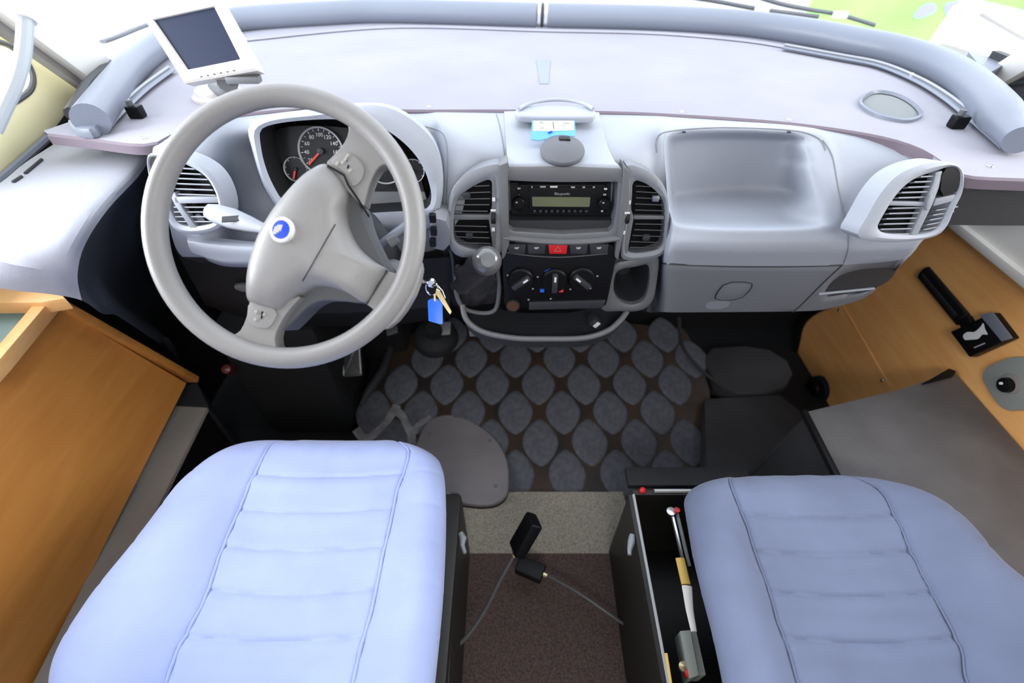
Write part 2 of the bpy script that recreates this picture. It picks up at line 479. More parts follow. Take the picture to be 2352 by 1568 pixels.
b = MB(); b.loops([[p + V((0, -.004, -.018)) for p in fr], [p + V((0, -.004, -.002)) for p in fr], [p + V((0, .001, .0012)) for p in fr]], closed=False); b.build('edge_binding', M['shelfedge'], shelf)
for q in ((330, 318), (985, 246), (1566, 258), (1812, 276), (2275, 383)):
    b = MB(); c = P(*q, z=Z_SHELF); b.lathe([(.005, 0), (.005, .001), (.003, .003), (.0001, .0035)], c, seg=12); b.build('screw', M['chrome'], shelf)
# small central slot in the shelf
b = MB(); b.prism(PP([(1232, 137), (1264, 137), (1260, 192), (1240, 192)], z=Z_SHELF + .0012), (0, 0, -.003)); b.build('slot_cover', M['rail'], shelf)
# dark trim below the right end of the shelf
b = MB(); b.prism(PP([(2208, 402), (2215, 372), (2360, 360), (2620, 360), (2620, 415), (2360, 415), (2215, 413)], z=Z_SHELF - .028), (0, 0, -.09)); b.build('end_trim', M['charcoal'], shelf)
# speaker grille
sg = P(2040, 246, z=Z_SHELF)
spk = thing('shelf_speaker', 'round grey mesh speaker set in the right end of the shelf', 'speaker', sg)
ell = circ(sg, .062, (0, 0, 1), 40, .055)
el = resample(catmull(PP([(1970, 238), (2000, 214), (2050, 218), (2095, 240), (2118, 268), (2085, 283), (2035, 276), (1995, 262)], z=Z_SHELF), 5, True), 48)
cc = sum(el, V()) / 48
b = MB(); b.loops([[p for p in el], [cc + (p - cc) * .99 + V((0, 0, .006)) for p in el], [cc + (p - cc) * .93 + V((0, 0, .008)) for p in el], [cc + (p - cc) * .88 + V((0, 0, .002)) for p in el]]); b.build('rim', M['rail'], spk)
b = MB(); dome(b, [cc + (p - cc) * .89 for p in el], (0, 0, 1), .004); b.build('mesh', M['speaker'], spk)

# padded rail along the windscreen
rail = thing('windscreen_rail', 'thick curved grey vinyl rail running along the foot of the windscreen', 'trim', (.1, 1.6, Z_SHELF))
ctrl = [(208, 276), (268, 195), (318, 138), (385, 92), (470, 62), (560, 44), (740, 32), (900, 27), (1250, 36), (1500, 42), (1700, 54), (1850, 74), (1958, 95), (2050, 114), (2125, 138), (2195, 172), (2258, 222), (2342, 322)]
path = resample(catmull(PP(ctrl, z=Z_SHELF + .028), 8), 100, False)
mid = next(i for i, p in enumerate(path) if P(1252, 36, z=Z_SHELF + .03).x < p.x)
RR_ = [(.0315 + .0055 * sstep(0, .35, i / 99)) * (1 - .35 * sstep(.96, 1, i / 99)) for i in range(100)]
b = MB(); b.tube(path[:mid], RR_[:mid], 20, flat=.95, up=(0, 0, 1)); b.build('left_pad', M['rail'], rail)
b = MB(); b.tube(path[mid:], RR_[mid:], 20, flat=.95, up=(0, 0, 1)); b.build('right_pad', M['rail'], rail)
b = MB(); b.tube([path[mid - 1].lerp(path[mid], .4), path[mid].lerp(path[mid - 1], .4)], .0365, 20, flat=.95, up=(0, 0, 1)); b.build('joint', M['charcoal'], rail)
# lower left shoe of the rail
b = MB(); b.prism(chaikin(PP([(150, 270), (190, 258), (226, 278), (214, 296), (165, 294)], z=Z_SHELF + .02), 1), (0, 0, -.02)); b.build('end_shoe', M['rail'], rail, bevel=.006)
b = MB(); b.tube(PP([(165, 262), (205, 196), (252, 148)], z=Z_SHELF + .03), .013, 8); b.build('side_channel', M['charcoal'], rail)
# blind tracks
for s_, (pts, wdt) in enumerate((([(243, 292), (262, 268), (330, 205), (392, 160)], .0), ([(2316, 342), (2233, 271), (2170, 222), (2105, 184), (2020, 150), (1930, 132), (1800, 108)], 0))):
    tr = thing('blind_track', ['silvery blind track lying on the left end of the shelf', 'silvery blind track lying along the right end of the shelf'][s_], 'track', P(*pts[0], z=Z_SHELF))
    pth = catmull(PP(pts, z=Z_SHELF + .008), 6)
    b = MB(); b.tube(pth, .013, 8, flat=.35, up=(0, 0, 1)); b.build('track', M['rail'], tr, ang=20)
    b = MB(); b.tube([p + V((0, -.003, .007)) for p in pth], .003, 6); b.build('groove', M['markg'], tr)
    for kx in (.08, .55):
        c = pth[int(kx * (len(pth) - 1))]; b = MB(); b.lathe([(.006, .004), (.006, .008), (.003, .010), (.0001, .0105)], c, seg=12); b.build('screw', M['chrome'], tr)
for (a, lab) in (((312, 256), 'small black blind clip on the left end of the shelf'), ((2202, 279), 'small black blind clip on the right end of the shelf')):
    c = P(*a, z=Z_SHELF + .012)
    cl = thing('blind_clip', lab, 'clip', c - V((0, 0, .012)))
    b = MB(); b.box(c, (.028, .020, .024)); b.build('body', M['black'], cl, bevel=.004)
    b = MB(); b.lathe([(.006, 0), (.006, .012), (.0001, .014)], c + V((-.004, 0, .010)), seg=14); b.build('button', M['hose'], cl)
# trim line inside the rail
b = MB(); b.tube(resample(catmull(PP([(560, 92), (900, 62), (1250, 70), (1500, 76), (1700, 92), (1830, 112)], z=Z_SHELF + .003), 8), 60, False), .012, 8, flat=.3, up=(0, 0, 1))
b.build('edge_bead', M['shelf'], shelf)

# ------------------------------------------------------------------ windscreen glass
base = [p + V((0, .03, .03)) for p in path]
cen = V((.1, .7, 0))
up_ = []
for k in range(9):
    t = k / 8
    up_.append([p + V(((.1 - p.x) * .10 * t, (-.42) * t + (.06 * math.sin(PI * t)), .95 * t)) for p in base])
b = MB(); b.loops(up_, closed=False); struct(b, 'window_1', M['glass'])

# ================================================================== DASHBOARD
dash = thing('dashboard', 'wide moulded grey van dashboard with instrument hood, vents and storage tray', 'dashboard', (.09, .9, .65))
ZJ = Z_SHELF - .004
# stations: (px, py, Y) J join, C crest, F, G, B bulge, S seam, L, U bottom
Y_ = None
st = [
    [(352, 338, None), (350, 352, .87), (350, 385, .86), (362, 430, .85), (385, 500, .84), (400, 560, .845), (420, 590, .86), (450, 600, .90)],
    [(400, 306, None), (400, 322, .90), (400, 360, .865), (405, 430, .85), (412, 500, .835), (420, 548, .83), (440, 590, .85), (470, 606, .90)],
    [(480, 280, None), (480, 300, .93), (480, 355, .88), (485, 430, .86), (490, 500, .83), (490, 548, .82), (500, 592, .84), (520, 606, .90)],
    [(590, 262, None), (592, 300, .985), (594, 360, 1.0), (600, 430, 1.0), (600, 500, .97), (600, 548, .94), (600, 594, .93), (600, 608, .95)],
    [(940, 252, None), (945, 300, 1.01), (950, 370, 1.02), (950, 430, 1.01), (955, 490, .98), (960, 540, .95), (965, 580, .94), (965, 600, .95)],
    [(1020, 256, None), (1022, 275, .99), (1024, 310, .93), (1026, 370, .885), (1028, 440, .865), (1030, 510, .86), (1030, 560, .87), (1032, 590, .90)],
    [(1160, 256, None), (1160, 300, .975), (1160, 360, .91), (1160, 420, .905), (1160, 500, .91), (1162, 560, .93), (1165, 640, .99), (1170, 700, 1.02)],
    [(1400, 260, None), (1405, 300, .975), (1412, 360, .91), (1420, 420, .895), (1420, 500, .90), (1414, 560, .93), (1400, 640, .99), (1390, 700, 1.02)],
    [(1498, 264, None), (1504, 290, .975), (1508, 350, .94), (1512, 430, .91), (1508, 520, .90), (1504, 565, .90), (1498, 606, .96), (1486, 716, 1.0)],
    [(1518, 265, None), (1524, 290, .97), (1530, 350, .93), (1536, 430, .885), (1534, 520, .845), (1530, 565, .818), (1526, 606, .820), (1516, 716, .873)],
    [(1560, 268, None), (1562, 292, .975), (1564, 350, .925), (1566, 430, .868), (1566, 522, .818), (1566, 566, .800), (1566, 607, .816), (1560, 717, .872)],
    [(1700, 278, None), (1705, 298, .965), (1712, 350, .922), (1720, 430, .866), (1725, 522, .814), (1725, 568, .797), (1722, 610, .812), (1710, 716, .868)],
    [(1850, 291, None), (1862, 308, .955), (1880, 356, .914), (1895, 430, .862), (1905, 520, .812), (1905, 566, .795), (1898, 609, .81), (1850, 714, .865)],
    [(1930, 301, None), (1945, 318, .945), (1960, 366, .905), (1970, 436, .858), (1962, 520, .81), (1958, 566, .793), (1945, 607, .808), (1905, 708, .862)],
    [(2050, 322, None), (2060, 332, .915), (2070, 372, .880), (2070, 440, .842), (2050, 520, .800), (2046, 564, .785), (2040, 600, .795), (1970, 690, .85)],
    [(2150, 355, None), (2155, 362, .865), (2162, 392, .840), (2160, 440, .815), (2135, 510, .785), (2105, 560, .775), (2080, 592, .785), (1998, 676, .845)],
    [(2196, 385, None), (2208, 396, .835), (2212, 420, .822), (2205, 455, .805), (2160, 512, .785), (2116, 556, .790), (2090, 588, .80), (2008, 668, .86)],
]
G = []
for s_ in st:
    r = []
    for i, (a, c, yy) in enumerate(s_):
        r.append(P(a, c, z=ZJ) if yy is None else P(a, c, y=yy))
    r = catmull(r, 14); G.append(r)
cols = list(zip(*G)); G = [catmull(list(c), 14) for c in cols]   # G[row][col]
NR, NC = len(G), len(G[0])


def to_px(p):
    q = p - CAM; d = q.y * CT - q.z * ST
    return 1176 + F * q.x / d, 784 + F * (-q.z * CT - q.y * ST) / d


def sdf_poly(x, y, poly):
    d = 1e9; ins = False; n = len(poly)
    for i in range(n):
        ax, ay = poly[i]; bx, by = poly[(i + 1) % n]
        ex, ey = bx - ax, by - ay; wx, wy = x - ax, y - ay
        t = max(0, min(1, (wx * ex + wy * ey) / (ex * ex + ey * ey + 1e-9)))
        d = min(d, (wx - ex * t) ** 2 + (wy - ey * t) ** 2)
        if (ay > y) != (by > y) and x < (bx - ax) * (y - ay) / (by - ay) + ax: ins = not ins
    return (1 if ins else -1) * math.sqrt(d)


def rnd2(pts, n=2):
    return [(p.x, p.y) for p in chaikin([V((a, c, 0)) for a, c in pts], n)]


tray_o = rnd2([(1532, 306), (1690, 300), (1862, 308), (1896, 330), (1905, 400), (1922, 505), (1905, 520), (1740, 526), (1560, 520), (1536, 500), (1530, 420), (1524, 340)], 2)
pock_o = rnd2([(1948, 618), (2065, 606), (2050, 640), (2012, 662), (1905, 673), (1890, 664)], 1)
floorz = .905
tray_c = [P(1560, 450, z=floorz), P(1850, 440, z=floorz)]
for i in range(NR):
    for j in range(NC):
        p = G[i][j]; x, y = to_px(p)
        if 1500 < x < 1940 and 280 < y < 545:
            s_ = sdf_poly(x, y, tray_o)
            m_ = sstep(0, 16, s_)
            if m_ > 0:
                # recessed point: either on the tray floor or on the curved rear wall, reached by moving away from the opening
                r = (p - CAM)
                fl = P(x, y, z=floorz)
                ang_ = (x - 1715) / 200
                by = 1.005 - .035 * ang_ * ang_
                bw = P(x, y, y=by)
                tgt = fl if fl.y < bw.y else bw
                k = 1.0
                # side walls
                if x > 1830: 
                    sw = P(x, y, pl=(P(1905, 430, y=.84), V((-1, -.42, 0)).normalized()))
                    if (sw - CAM).length < (tgt - CAM).length: tgt = sw
                if x < 1560:
                    sw = P(x, y, pl=(P(1535, 430, y=.84), V((1, 0, 0))))
                    if (sw - CAM).length < (tgt - CAM).length and (sw - CAM).length > r.length: tgt = sw
                if (tgt - CAM).length > r.length: G[i][j] = p.lerp(tgt, m_)
            else:
                G[i][j] = p + V((0, -.3, 1)).normalized() * .004 * sstep(-26, -6, s_)
        elif 1880 < x < 2080 and 600 < y < 690:
            s_ = sdf_poly(x, y, pock_o); m_ = sstep(0, 7, s_)
            if m_ > 0:
                G[i][j] = p.lerp(P(x, y, y=p.y + .09), m_)
# smooth the recess a little
for it in range(4):
    H = [row[:] for row in G]
    for i in range(1, NR - 1):
        for j in range(1, NC - 1):
            G[i][j] = (H[i][j] * 2 + H[i - 1][j] + H[i + 1][j] + H[i][j - 1] + H[i][j + 1]) / 6
irow = 14 * 6   # seam row
b = MB(); b.loops(G[:irow + 1], closed=False); body = b.build('upper_body', M['dash'], dash, ang=60)
low = G[irow:]
low[0] = [p + V((0, .004, -.001)) for p in low[0]]
jR = 14 * 8   # from the centre stack to the right: glove box part
under = [p + V((0, .16, .01)) for p in low[-1]]
b = MB(); b.loops([r[jR:] for r in low] + [[p for p in under[jR:]]], closed=False); lowb = b.build('lower_body', M['dashlow'], dash, ang=60)
b = MB(); b.loops([r[:jR + 1] for r in low] + [under[:jR + 1]], closed=False); b.build('knee_trim', M['charcoal'], dash, ang=60)


DT = [bvh(o, dash['_o']) for o in (body, lowb)]


def surf(px, py, lift=0.0): return cast(DT, px, py, lift)
# panel joints as thin dark lines

def joint(pts, r=.0016, m='charcoal', nm='panel_joint', lift=.0004, nn=8):
    b = MB(); b.tube([surf(a, c, lift) for a, c in [(q.x, q.y) for q in catmull([V((a, c, 0)) for a, c in pts], nn)]], r, 5); return b.build(nm, M[m], dash)
joint([(1890, 322), (1912, 360), (1925, 430), (1944, 520), (1948, 570), (1938, 604)], .0013, 'dashlow')
joint([(1935, 608), (1890, 650), (1840, 700), (1820, 716)], .0016)
joint([(1516, 604), (1600, 609), (1720, 612), (1860, 611), (1936, 608)], .0022)
joint([(1508, 350), (1508, 320), (1530, 303), (1620, 294), (1720, 294), (1830, 301), (1880, 318), (1896, 345)], .0012, 'dashlow')
joint([(975, 290), (1015, 305), (1028, 350), (1026, 450), (1022, 540)], .0013, 'dashlow')
# glove box lock plate
b = MB(); q = chaikin([surf(a, c, .004) for a, c in ((1668, 648), (1727, 648), (1727, 662), (1700, 688), (1642, 690), (1646, 672))], 1)
b.prism(q, (0, .006, 0)); gl = b.build('glove_box_latch', M['dashlow'], dash, bevel=.0012)
b = MB(); b.tube([p for p in q], .0013, 6, closed=True); b.build('rim', M['charcoal'], gl)
b = MB(); q = chaikin([surf(a, c, .003) for a, c in ((1622, 694), (1678, 690), (1672, 708), (1620, 711))], 1); b.prism(q, (0, .006, 0)); b.build('finger_grip', M['slatl'], gl)
for q in ((1571, 303), (1812, 303)):
    b = MB(); b.box(surf(*q, .002), (.006, .006, .002)); b.build('tray_notch', M['charcoal'], dash)
b = MB(); b.prism([P(a, c, y=.845) for a, c in pock_o], (0, .004, 0)); b.build('pocket_inside', M['charcoal'], dash)  # dark plate over the pale recess: the pocket's shade put into colour
b = MB(); q = [surf(a, c, .002) for a, c in ((1880, 675), (2008, 662))]; b.tube(q, .003, 6); b.build('pocket_lip', M['dash'], dash)

# --- plane S: front of the centre stack
S = (V((0, .865, .997)), V((0, -1, .125)).normalized())
NS = S[1]


def S_(pts, h=0.0): return PP(pts, pl=off(S, h))


# stack crown (top cover in front of the shelf)
rowsT = []
for (l, r_, yy, v) in ((1158, 1376, None, 256), (1160, 1384, .985, 290), (1163, 1396, .92, 335), (1166, 1412, .868, 368), (1168, 1424, .853, 382), (1168, 1430, .848, 412)):
    a = P(l, v, z=ZJ + .004) if yy is None else P(l, v, y=yy)
    c = P(r_, v + 2, z=ZJ + .004) if yy is None else P(r_, v + 2, y=yy)
    rowsT.append([a + V((0, 0, -.03)), a] + [a.lerp(c, k / 8) + V((0, 0, .003 * math.sin(PI * k / 8))) for k in range(1, 8)] + [c, c + V((0, 0, -.03))])
gT = list(zip(*[catmull(list(cc), 5) for cc in zip(*rowsT)]))
b = MB(); b.loops([list(r) for r in gT], closed=False); b.build('stack_crown', M['dash'], dash, ang=40)
joint([(1140, 262), (1150, 300), (1158, 350), (1160, 392)], .0013, 'dashlow')
# fascia around the radio
cs = thing('centre_console', 'grey centre console with radio bay, switches and heater dials below the dashboard crown', 'console', (.09, .86, .66))
outer = resample(S_([(1150, 392), (1168, 384), (1300, 383), (1432, 388), (1438, 430), (1428, 540), (1422, 553), (1290, 560), (1154, 550), (1150, 500)], .02), 120)
inner = resample(S_([(1166, 414), (1230, 417), (1290, 418), (1420, 417), (1416, 480), (1408, 524), (1400, 532), (1290, 538), (1178, 531), (1168, 524)], .02), 120)
b = MB(); ringmesh(b, outer, inner, NS, .075, .05, 120, .002); b.build('radio_surround', M['stack'], cs)
b = MB(); b.prism(S_([(1160, 405), (1418, 405), (1418, 540), (1160, 540)], -.055), -NS * .005); b.build('bay_back', M['black'], cs)
b = MB(); b.prism(S_([(1170, 506), (1408, 506), (1400, 530), (1176, 530)], .0), -NS * .05); b.build('bay_shelf', M['charcoal'], cs)
# upright side cheeks
for (q, nm) in (([(1146, 380), (1166, 372), (1170, 560), (1160, 590), (1152, 600), (1150, 540)], 'side_cheek'), ([(1434, 380), (1446, 395), (1446, 470), (1428, 560), (1420, 600), (1412, 590), (1420, 520)], 'side_cheek')):
    b = MB(); b.prism(S_(q, .026), -NS * .05); b.build(nm, M['stack'], cs, bevel=.004)
# lower fascia
q = chaikin(S_([(1152, 553), (1290, 562), (1422, 555), (1412, 610), (1396, 690), (1390, 706), (1280, 712), (1176, 706), (1160, 690), (1154, 620)], .018), 1)
b = MB(); b.prism(q, -NS * .05); b.build('lower_fascia', M['black'], cs, bevel=.003)
b = MB(); b.tube(catmull(S_([(1156, 545), (1230, 553), (1300, 556), (1370, 553), (1424, 546)], .021), 6), .006, 8); b.build('shelf_lip', M['stack'], cs)
b = MB(); b.tube(catmull(S_([(1164, 580), (1230, 588), (1300, 590), (1396, 582)], .019), 6), .002, 6); b.build('switch_lip', M['charcoal'], cs)
sw = [(1166, 1208), (1211, 1254), (1259, 1304), (1308, 1350), (1354, 1398)]
for i, (a, c) in enumerate(sw):
    red = i == 2
    b = MB(); b.prism(S_([(a, 559 if red else 561), (c, 559 if red else 561), (c - 3, 583), (a + 3, 583)], .024 if red else .021), -NS * .01)
    o = b.build('hazard_switch' if red else 'switch', M['red' if red else 'charcoal'], cs, bevel=.001)
    if red:
        o['label'] = 'red hazard switch'; t0 = S_([(1281, 566), (1289, 577), (1273, 577)], .0245); b = MB(); b.tube(t0, .0005, 4, closed=True); b.build('triangle_mark', M['markg'], o)
    else:
        b = MB(); mx = (a + c) / 2; b.prism(S_([(mx - 6, 568), (mx + 6, 567), (mx + 3, 572), (mx - 4, 572)], .0215), -NS * .0005); b.build('symbol', M['markg'], o)
# heater dials
for i, (cx, cy, an) in enumerate(((1196, 640, -38), (1273, 641, 90), (1335, 638, 40))):
    c = P(cx, cy, pl=off(S, .018)); b = MB(); b.lathe([(.028, 0), (.028, .008), (.025, .012), (.0001, .012)], c, NS, 32); dl = b.build('heater_dial', M['black'], cs)
    R = math.radians(an); ux = V((1, 0, 0)); uy = NS.cross(ux)
    uy = uy if uy.z > 0 else -uy
    dv = ux * math.cos(R) * (1 if an != -38 else 1) + uy * math.sin(-R if an != 90 else R)
    if i == 0: dv = ux * math.cos(.66) + uy * math.sin(.66)
    if i == 2: dv = ux * math.cos(-.7) + uy * math.sin(-.7)
    sd = dv.cross(NS)
    b = MB(); RR = Matrix((dv, sd, NS)).transposed(); b.box(c + NS * .017, (.044, .012, .012), RR); g_ = b.build('pointer_grip', M['charcoal'], dl, bevel=.003)
    b = MB(); b.box(c + NS * .0238 + dv * (.012 if i != 2 else -.012), (.012, .004, .001), RR); b.build('pointer_mark', M['markw'], dl)
b = MB(); arc = [P(1273 + 30 * math.cos(math.radians(a_)), 641 - 24 * math.sin(math.radians(a_)), pl=off(S, .0195)) for a_ in range(105, 140, 6)]; b.tube(arc, .0016, 5); b.build('cold_scale', M['markb'], cs)
b = MB(); arc = [P(1273 + 30 * math.cos(math.radians(a_)), 641 - 24 * math.sin(math.radians(a_)), pl=off(S, .0195)) for a_ in range(45, 80, 6)]; b.tube(arc, .0016, 5); b.build('warm_scale', M['red'], cs)
for (a, c, m_) in ((1245, 667, 'blue'), (1289, 667, 'needle')):
    b = MB(); b.box(P(a, c, pl=off(S, .0195)), (.009, .003, .007)); b.build('temperature_mark', M[m_], cs)
for (a, c) in ((1177, 660), (1190, 656), (1203, 618), (1224, 663), (1235, 636), (1310, 664), (1308, 637), (1344, 619), (1372, 634), (1356, 662), (1166, 632), (1214, 688), (1265, 686)):
    b = MB(); b.box(P(a, c, pl=off(S, .0188)), (.004, .0015, .003)); b.build('dial_symbol', M['markg'], cs)
# lower tray with rim, lighter socket
b = MB()
rimp = resample(catmull([P(1062, 700, y=.84), P(1072, 735, y=.815), P(1110, 762, y=.80), P(1180, 776, y=.79), P(1250, 778, y=.79), P(1340, 776, y=.79), P(1395, 760, y=.80), P(1425, 735, y=.82), P(1440, 715, y=.84)], 6), 50, False)
b.tube(rimp, .0065, 10); tr_ = b.build('tray_rim', M['stack'], cs)
b = MB(); bkp = [V((p.x * .9 + .009, p.y + .13, p.z + .01)) for p in rimp]
b.loops([rimp, [p.lerp(q, .05) + V((0, 0, -.035)) for p, q in zip(rimp, bkp)], [p.lerp(q, .5) + V((0, 0, -.045)) for p, q in zip(rimp, bkp)], [q + V((0, 0, -.045)) for q in bkp]], closed=False); b.build('open_tray', M['charcoal'], cs)
b = MB(); c = P(1368, 737, y=.84); b.box(c, (.03, .03, .02), Matrix.Rotation(.6, 3, 'Y')); b.build('tray_switch', M['charcoal'], cs, bevel=.003)
b = MB(); b.box(c + V((0, -.017, .003)), (.016, .003, .008), Matrix.Rotation(-.9, 3, 'Y')); b.build('switch_mark', M['markw'], cs)
b = MB(); c = P(1178, 700, pl=off(S, .02)); b.lathe([(.016, -.01), (.016, .004), (.012, .004), (.012, -.008)], c, NS, 24); b.build('lighter_socket', M['blackm'], cs)
b = MB(); b.lathe([(.013, .003), (.013, .005), (.0115, .005)], c, NS, 24); b.build('socket_ring', M['brown'], cs)
b = MB(); b.prism(S_([(1215, 694), (1392, 690), (1384, 708), (1215, 712)], .022), -NS * .02); b.build('ashtray_flap', M['charcoal'], cs, bevel=.002)
# cup holder to the right
ho = chaikin([P(a, c, y=.835) for a, c in ((1408, 604), (1450, 598), (1500, 584), (1516, 590), (1508, 650), (1500, 695), (1470, 716), (1420, 714), (1388, 716), (1374, 700), (1398, 640))], 2)
hi = chaikin([P(a, c, y=.835) for a, c in ((1418, 618), (1465, 612), (1488, 604), (1494, 625), (1488, 670), (1478, 692), (1452, 702), (1424, 694), (1408, 672), (1410, 640))], 2)
cup = MB(); ringmesh(cup, ho, hi, (0, -1, 0), .015, .05, 64, .004); ch = cup.build('cup_holder', M['stack'], cs)
b = MB(); hi2 = resample([p + V((0, .012, 0)) for p in hi], 40); cc = sum(hi2, V()) / 40
b.loops([hi2, [cc + (p - cc) * .72 + V((0, .05, -.01)) for p in hi2], [cc + (p - cc) * .6 + V((0, .10, -.02)) for p in hi2]], cap1=True); b.build('cup_well', M['charcoal'], cs)
# gear lever bay (dark) and left lower surround
bay = chaikin([P(a, c, y=.862) for a, c in ((1030, 568), (1060, 580), (1150, 586), (1160, 690), (1150, 715), (1060, 712), (1030, 690))], 1)
b = MB(); b.prism(bay, (0, .05, 0)); b.build('lever_bay', M['black'], cs)
b = MB(); b.tube(catmull([P(1034, 572, y=.855), P(1040, 600, y=.852), P(1044, 660, y=.85), P(1050, 690, y=.848), P(1064, 706, y=.845)], 5), .004, 6); b.build('bay_rim', M['charcoal'], cs)

# --- radio
rad = thing('car_radio', 'black car radio with a green grey display in the centre console', 'radio', P(1288, 488, pl=off(S, -.02)))
b = MB(); b.prism(S_([(1172, 420), (1404, 420), (1402, 494), (1174, 492)], -.02), -NS * .04); b.build('chassis', M['blackm'], rad, bevel=.002)
b = MB(); b.prism(S_([(1190, 424), (1396, 424), (1394, 490), (1192, 489)], -.012), -NS * .01); b.build('faceplate', M['black'], rad, bevel=.002)
b = MB(); b.prism(S_([(1214, 430), (1370, 430), (1368, 488), (1216, 487)], -.009), -NS * .004); b.build('centre_panel', M['black'], rad, bevel=.001)
b = MB(); b.prism(S_([(1222, 452), (1356, 453), (1354, 475), (1223, 474)], -.0075), -NS * .003); b.build('display', M['lcd'], rad)
for i in range(10):
    b = MB(); c = P(1228 + i * 13.2, 484.5, pl=off(S, -.0075)); b.lathe([(.0032, 0), (.0028, .0018), (.0001, .0022)], c, NS, 10); k_ = b.build('preset_button', M['charcoal'], rad)
for (a, c) in ((1191, 464), (1388, 465)):
    b = MB(); p = P(a, c, pl=off(S, -.012)); b.lathe([(.0125, 0), (.012, .009), (.010, .011), (.0001, .011)], p, NS, 26); kn = b.build('rotary_knob', M['black'], rad)
    b = MB(); b.box(p + NS * .0112 + V((-.004, 0, .004)), (.004, .001, .003)); b.build('knob_mark', M['markg'], kn)
for (a, c, w_, m_) in ((1192, 433, 8, 'markg'), (1192, 447, 5, 'charcoal'), (1222, 430, 4, 'markg'), (1247, 429, 14, 'markg'), (1272, 429, 18, 'markw'), (1316, 430, 10, 'markg'), (1341, 430, 7, 'markg'), (1364, 430, 6, 'markg'), (1391, 434, 8, 'markw'), (1389, 447, 8, 'markg'), (1383, 485, 6, 'markg')):
    b = MB(); b.prism(S_([(a - w_ / 2, c - 2), (a + w_ / 2, c - 2), (a + w_ / 2 - 1, c + 2), (a - w_ / 2 + 1, c + 2)], -.008), -NS * .002); b.build('small_button', M[m_], rad)
text('brand_lettering', 'Blaupunkt', .0075, P(1291, 445, pl=off(S, -.0083)), (1, 0, 0), NS, M['markg'], rad)

# --- centre vents


def vent(name, parent, outer, halves, plane, fm, sm, slats, div=None, frame=.004, depth=.03):
    nv = plane[1]
    v_ = MB(); o = chaikin(PP(outer, pl=plane), 2)
    allin = []
    n_ = 72
    inn = chaikin(PP(halves['opening'], pl=plane), 2)
    ringmesh(v_, o, inn, nv, depth, .04, n_, frame); fr_ = v_.build(name, fm, parent)
    b = MB(); b.prism([p - nv * depth * .95 for p in resample(inn, 40)], -nv * .003); b.build('vent_back', M['black'], fr_)
    for (x0, y0, x1, y1) in slats:
        a, c = P(x0, y0, pl=off(plane, -.006)), P(x1, y1, pl=off(plane, -.006))
        dv = (c - a).normalized(); up = nv.cross(dv)
        R = Matrix((dv, (nv + up * .35).normalized(), dv.cross((nv + up * .35).normalized()))).transposed()
        q = MB(); q.box((a + c) / 2, ((c - a).length - .002, .010, .0024), R); q.build('slat', sm, fr_, bevel=.0006, seg=1)
    return fr_


SV = (V((0, .845, .97)), V((0, -1, .16)).normalized())
LV = dict(opening=[(1044, 470), (1060, 445), (1090, 425), (1128, 408), (1132, 430), (1132, 500), (1132, 560), (1128, 578), (1090, 574), (1050, 562), (1040, 540)])
o_l = [(1032, 590), (1028, 500), (1032, 440), (1060, 405), (1100, 385), (1150, 374), (1162, 390), (1160, 480), (1156, 590), (1110, 592)]
vl = vent('vent_left', cs, o_l, LV, SV, M['dashlow'], M['slat'], [
    (1088, 428, 1126, 426), (1062, 443, 1128, 441), (1048, 457, 1128, 456), (1044, 470, 1126, 470), (1042, 484, 1122, 485), (1040, 518, 1120, 520), (1040, 531, 1124, 533), (1042, 543, 1126, 546), (1048, 556, 1128, 559)])
vl.name = 'air_vent'
RV = dict(opening=[(1452, 412), (1480, 418), (1510, 440), (1526, 466), (1528, 500), (1524, 560), (1512, 574), (1470, 582), (1440, 580), (1436, 560), (1446, 500), (1452, 450)])
o_r = [(1436, 384), (1448, 376), (1500, 396), (1530, 430), (1538, 480), (1532, 580), (1500, 596), (1430, 600), (1424, 580), (1434, 480)]
vr = vent('vent_right', cs, o_r, RV, SV, M['dashlow'], M['slat'], [
    (1458, 427, 1494, 429), (1458, 440, 1512, 443), (1458, 454, 1522, 457), (1456, 468, 1526, 471), (1456, 482, 1526, 484), (1456, 514, 1524, 515), (1454, 527, 1524, 529), (1450, 540, 1522, 543), (1446, 554, 1518, 557), (1444, 567, 1508, 569)])
vr.name = 'air_vent'
for vv_, xs, ybar in ((vl, (1042, 1126), (493, 505)), (vr, (1456, 1526), (495, 504))):
    b = MB(); b.prism(PP([(xs[0], ybar[0]), (xs[1], ybar[0] + 1), (xs[1], ybar[1]), (xs[0], ybar[1])], pl=off(SV, -.001)), -SV[1] * .01); b.build('divider_bar', M['stack'], vv_, bevel=.0015)
for (vv_, a, c, m_) in ((vl, 1072, 448, 'charcoal'), (vl, 1078, 540, 'charcoal'), (vr, 1505, 455, 'steel'), (vr, 1484, 545, 'charcoal')):
    b = MB(); b.box(P(a, c, pl=off(SV, .002)), (.014, .010, .011)); b.build('direction_tab', M[m_], vv_, bevel=.002)
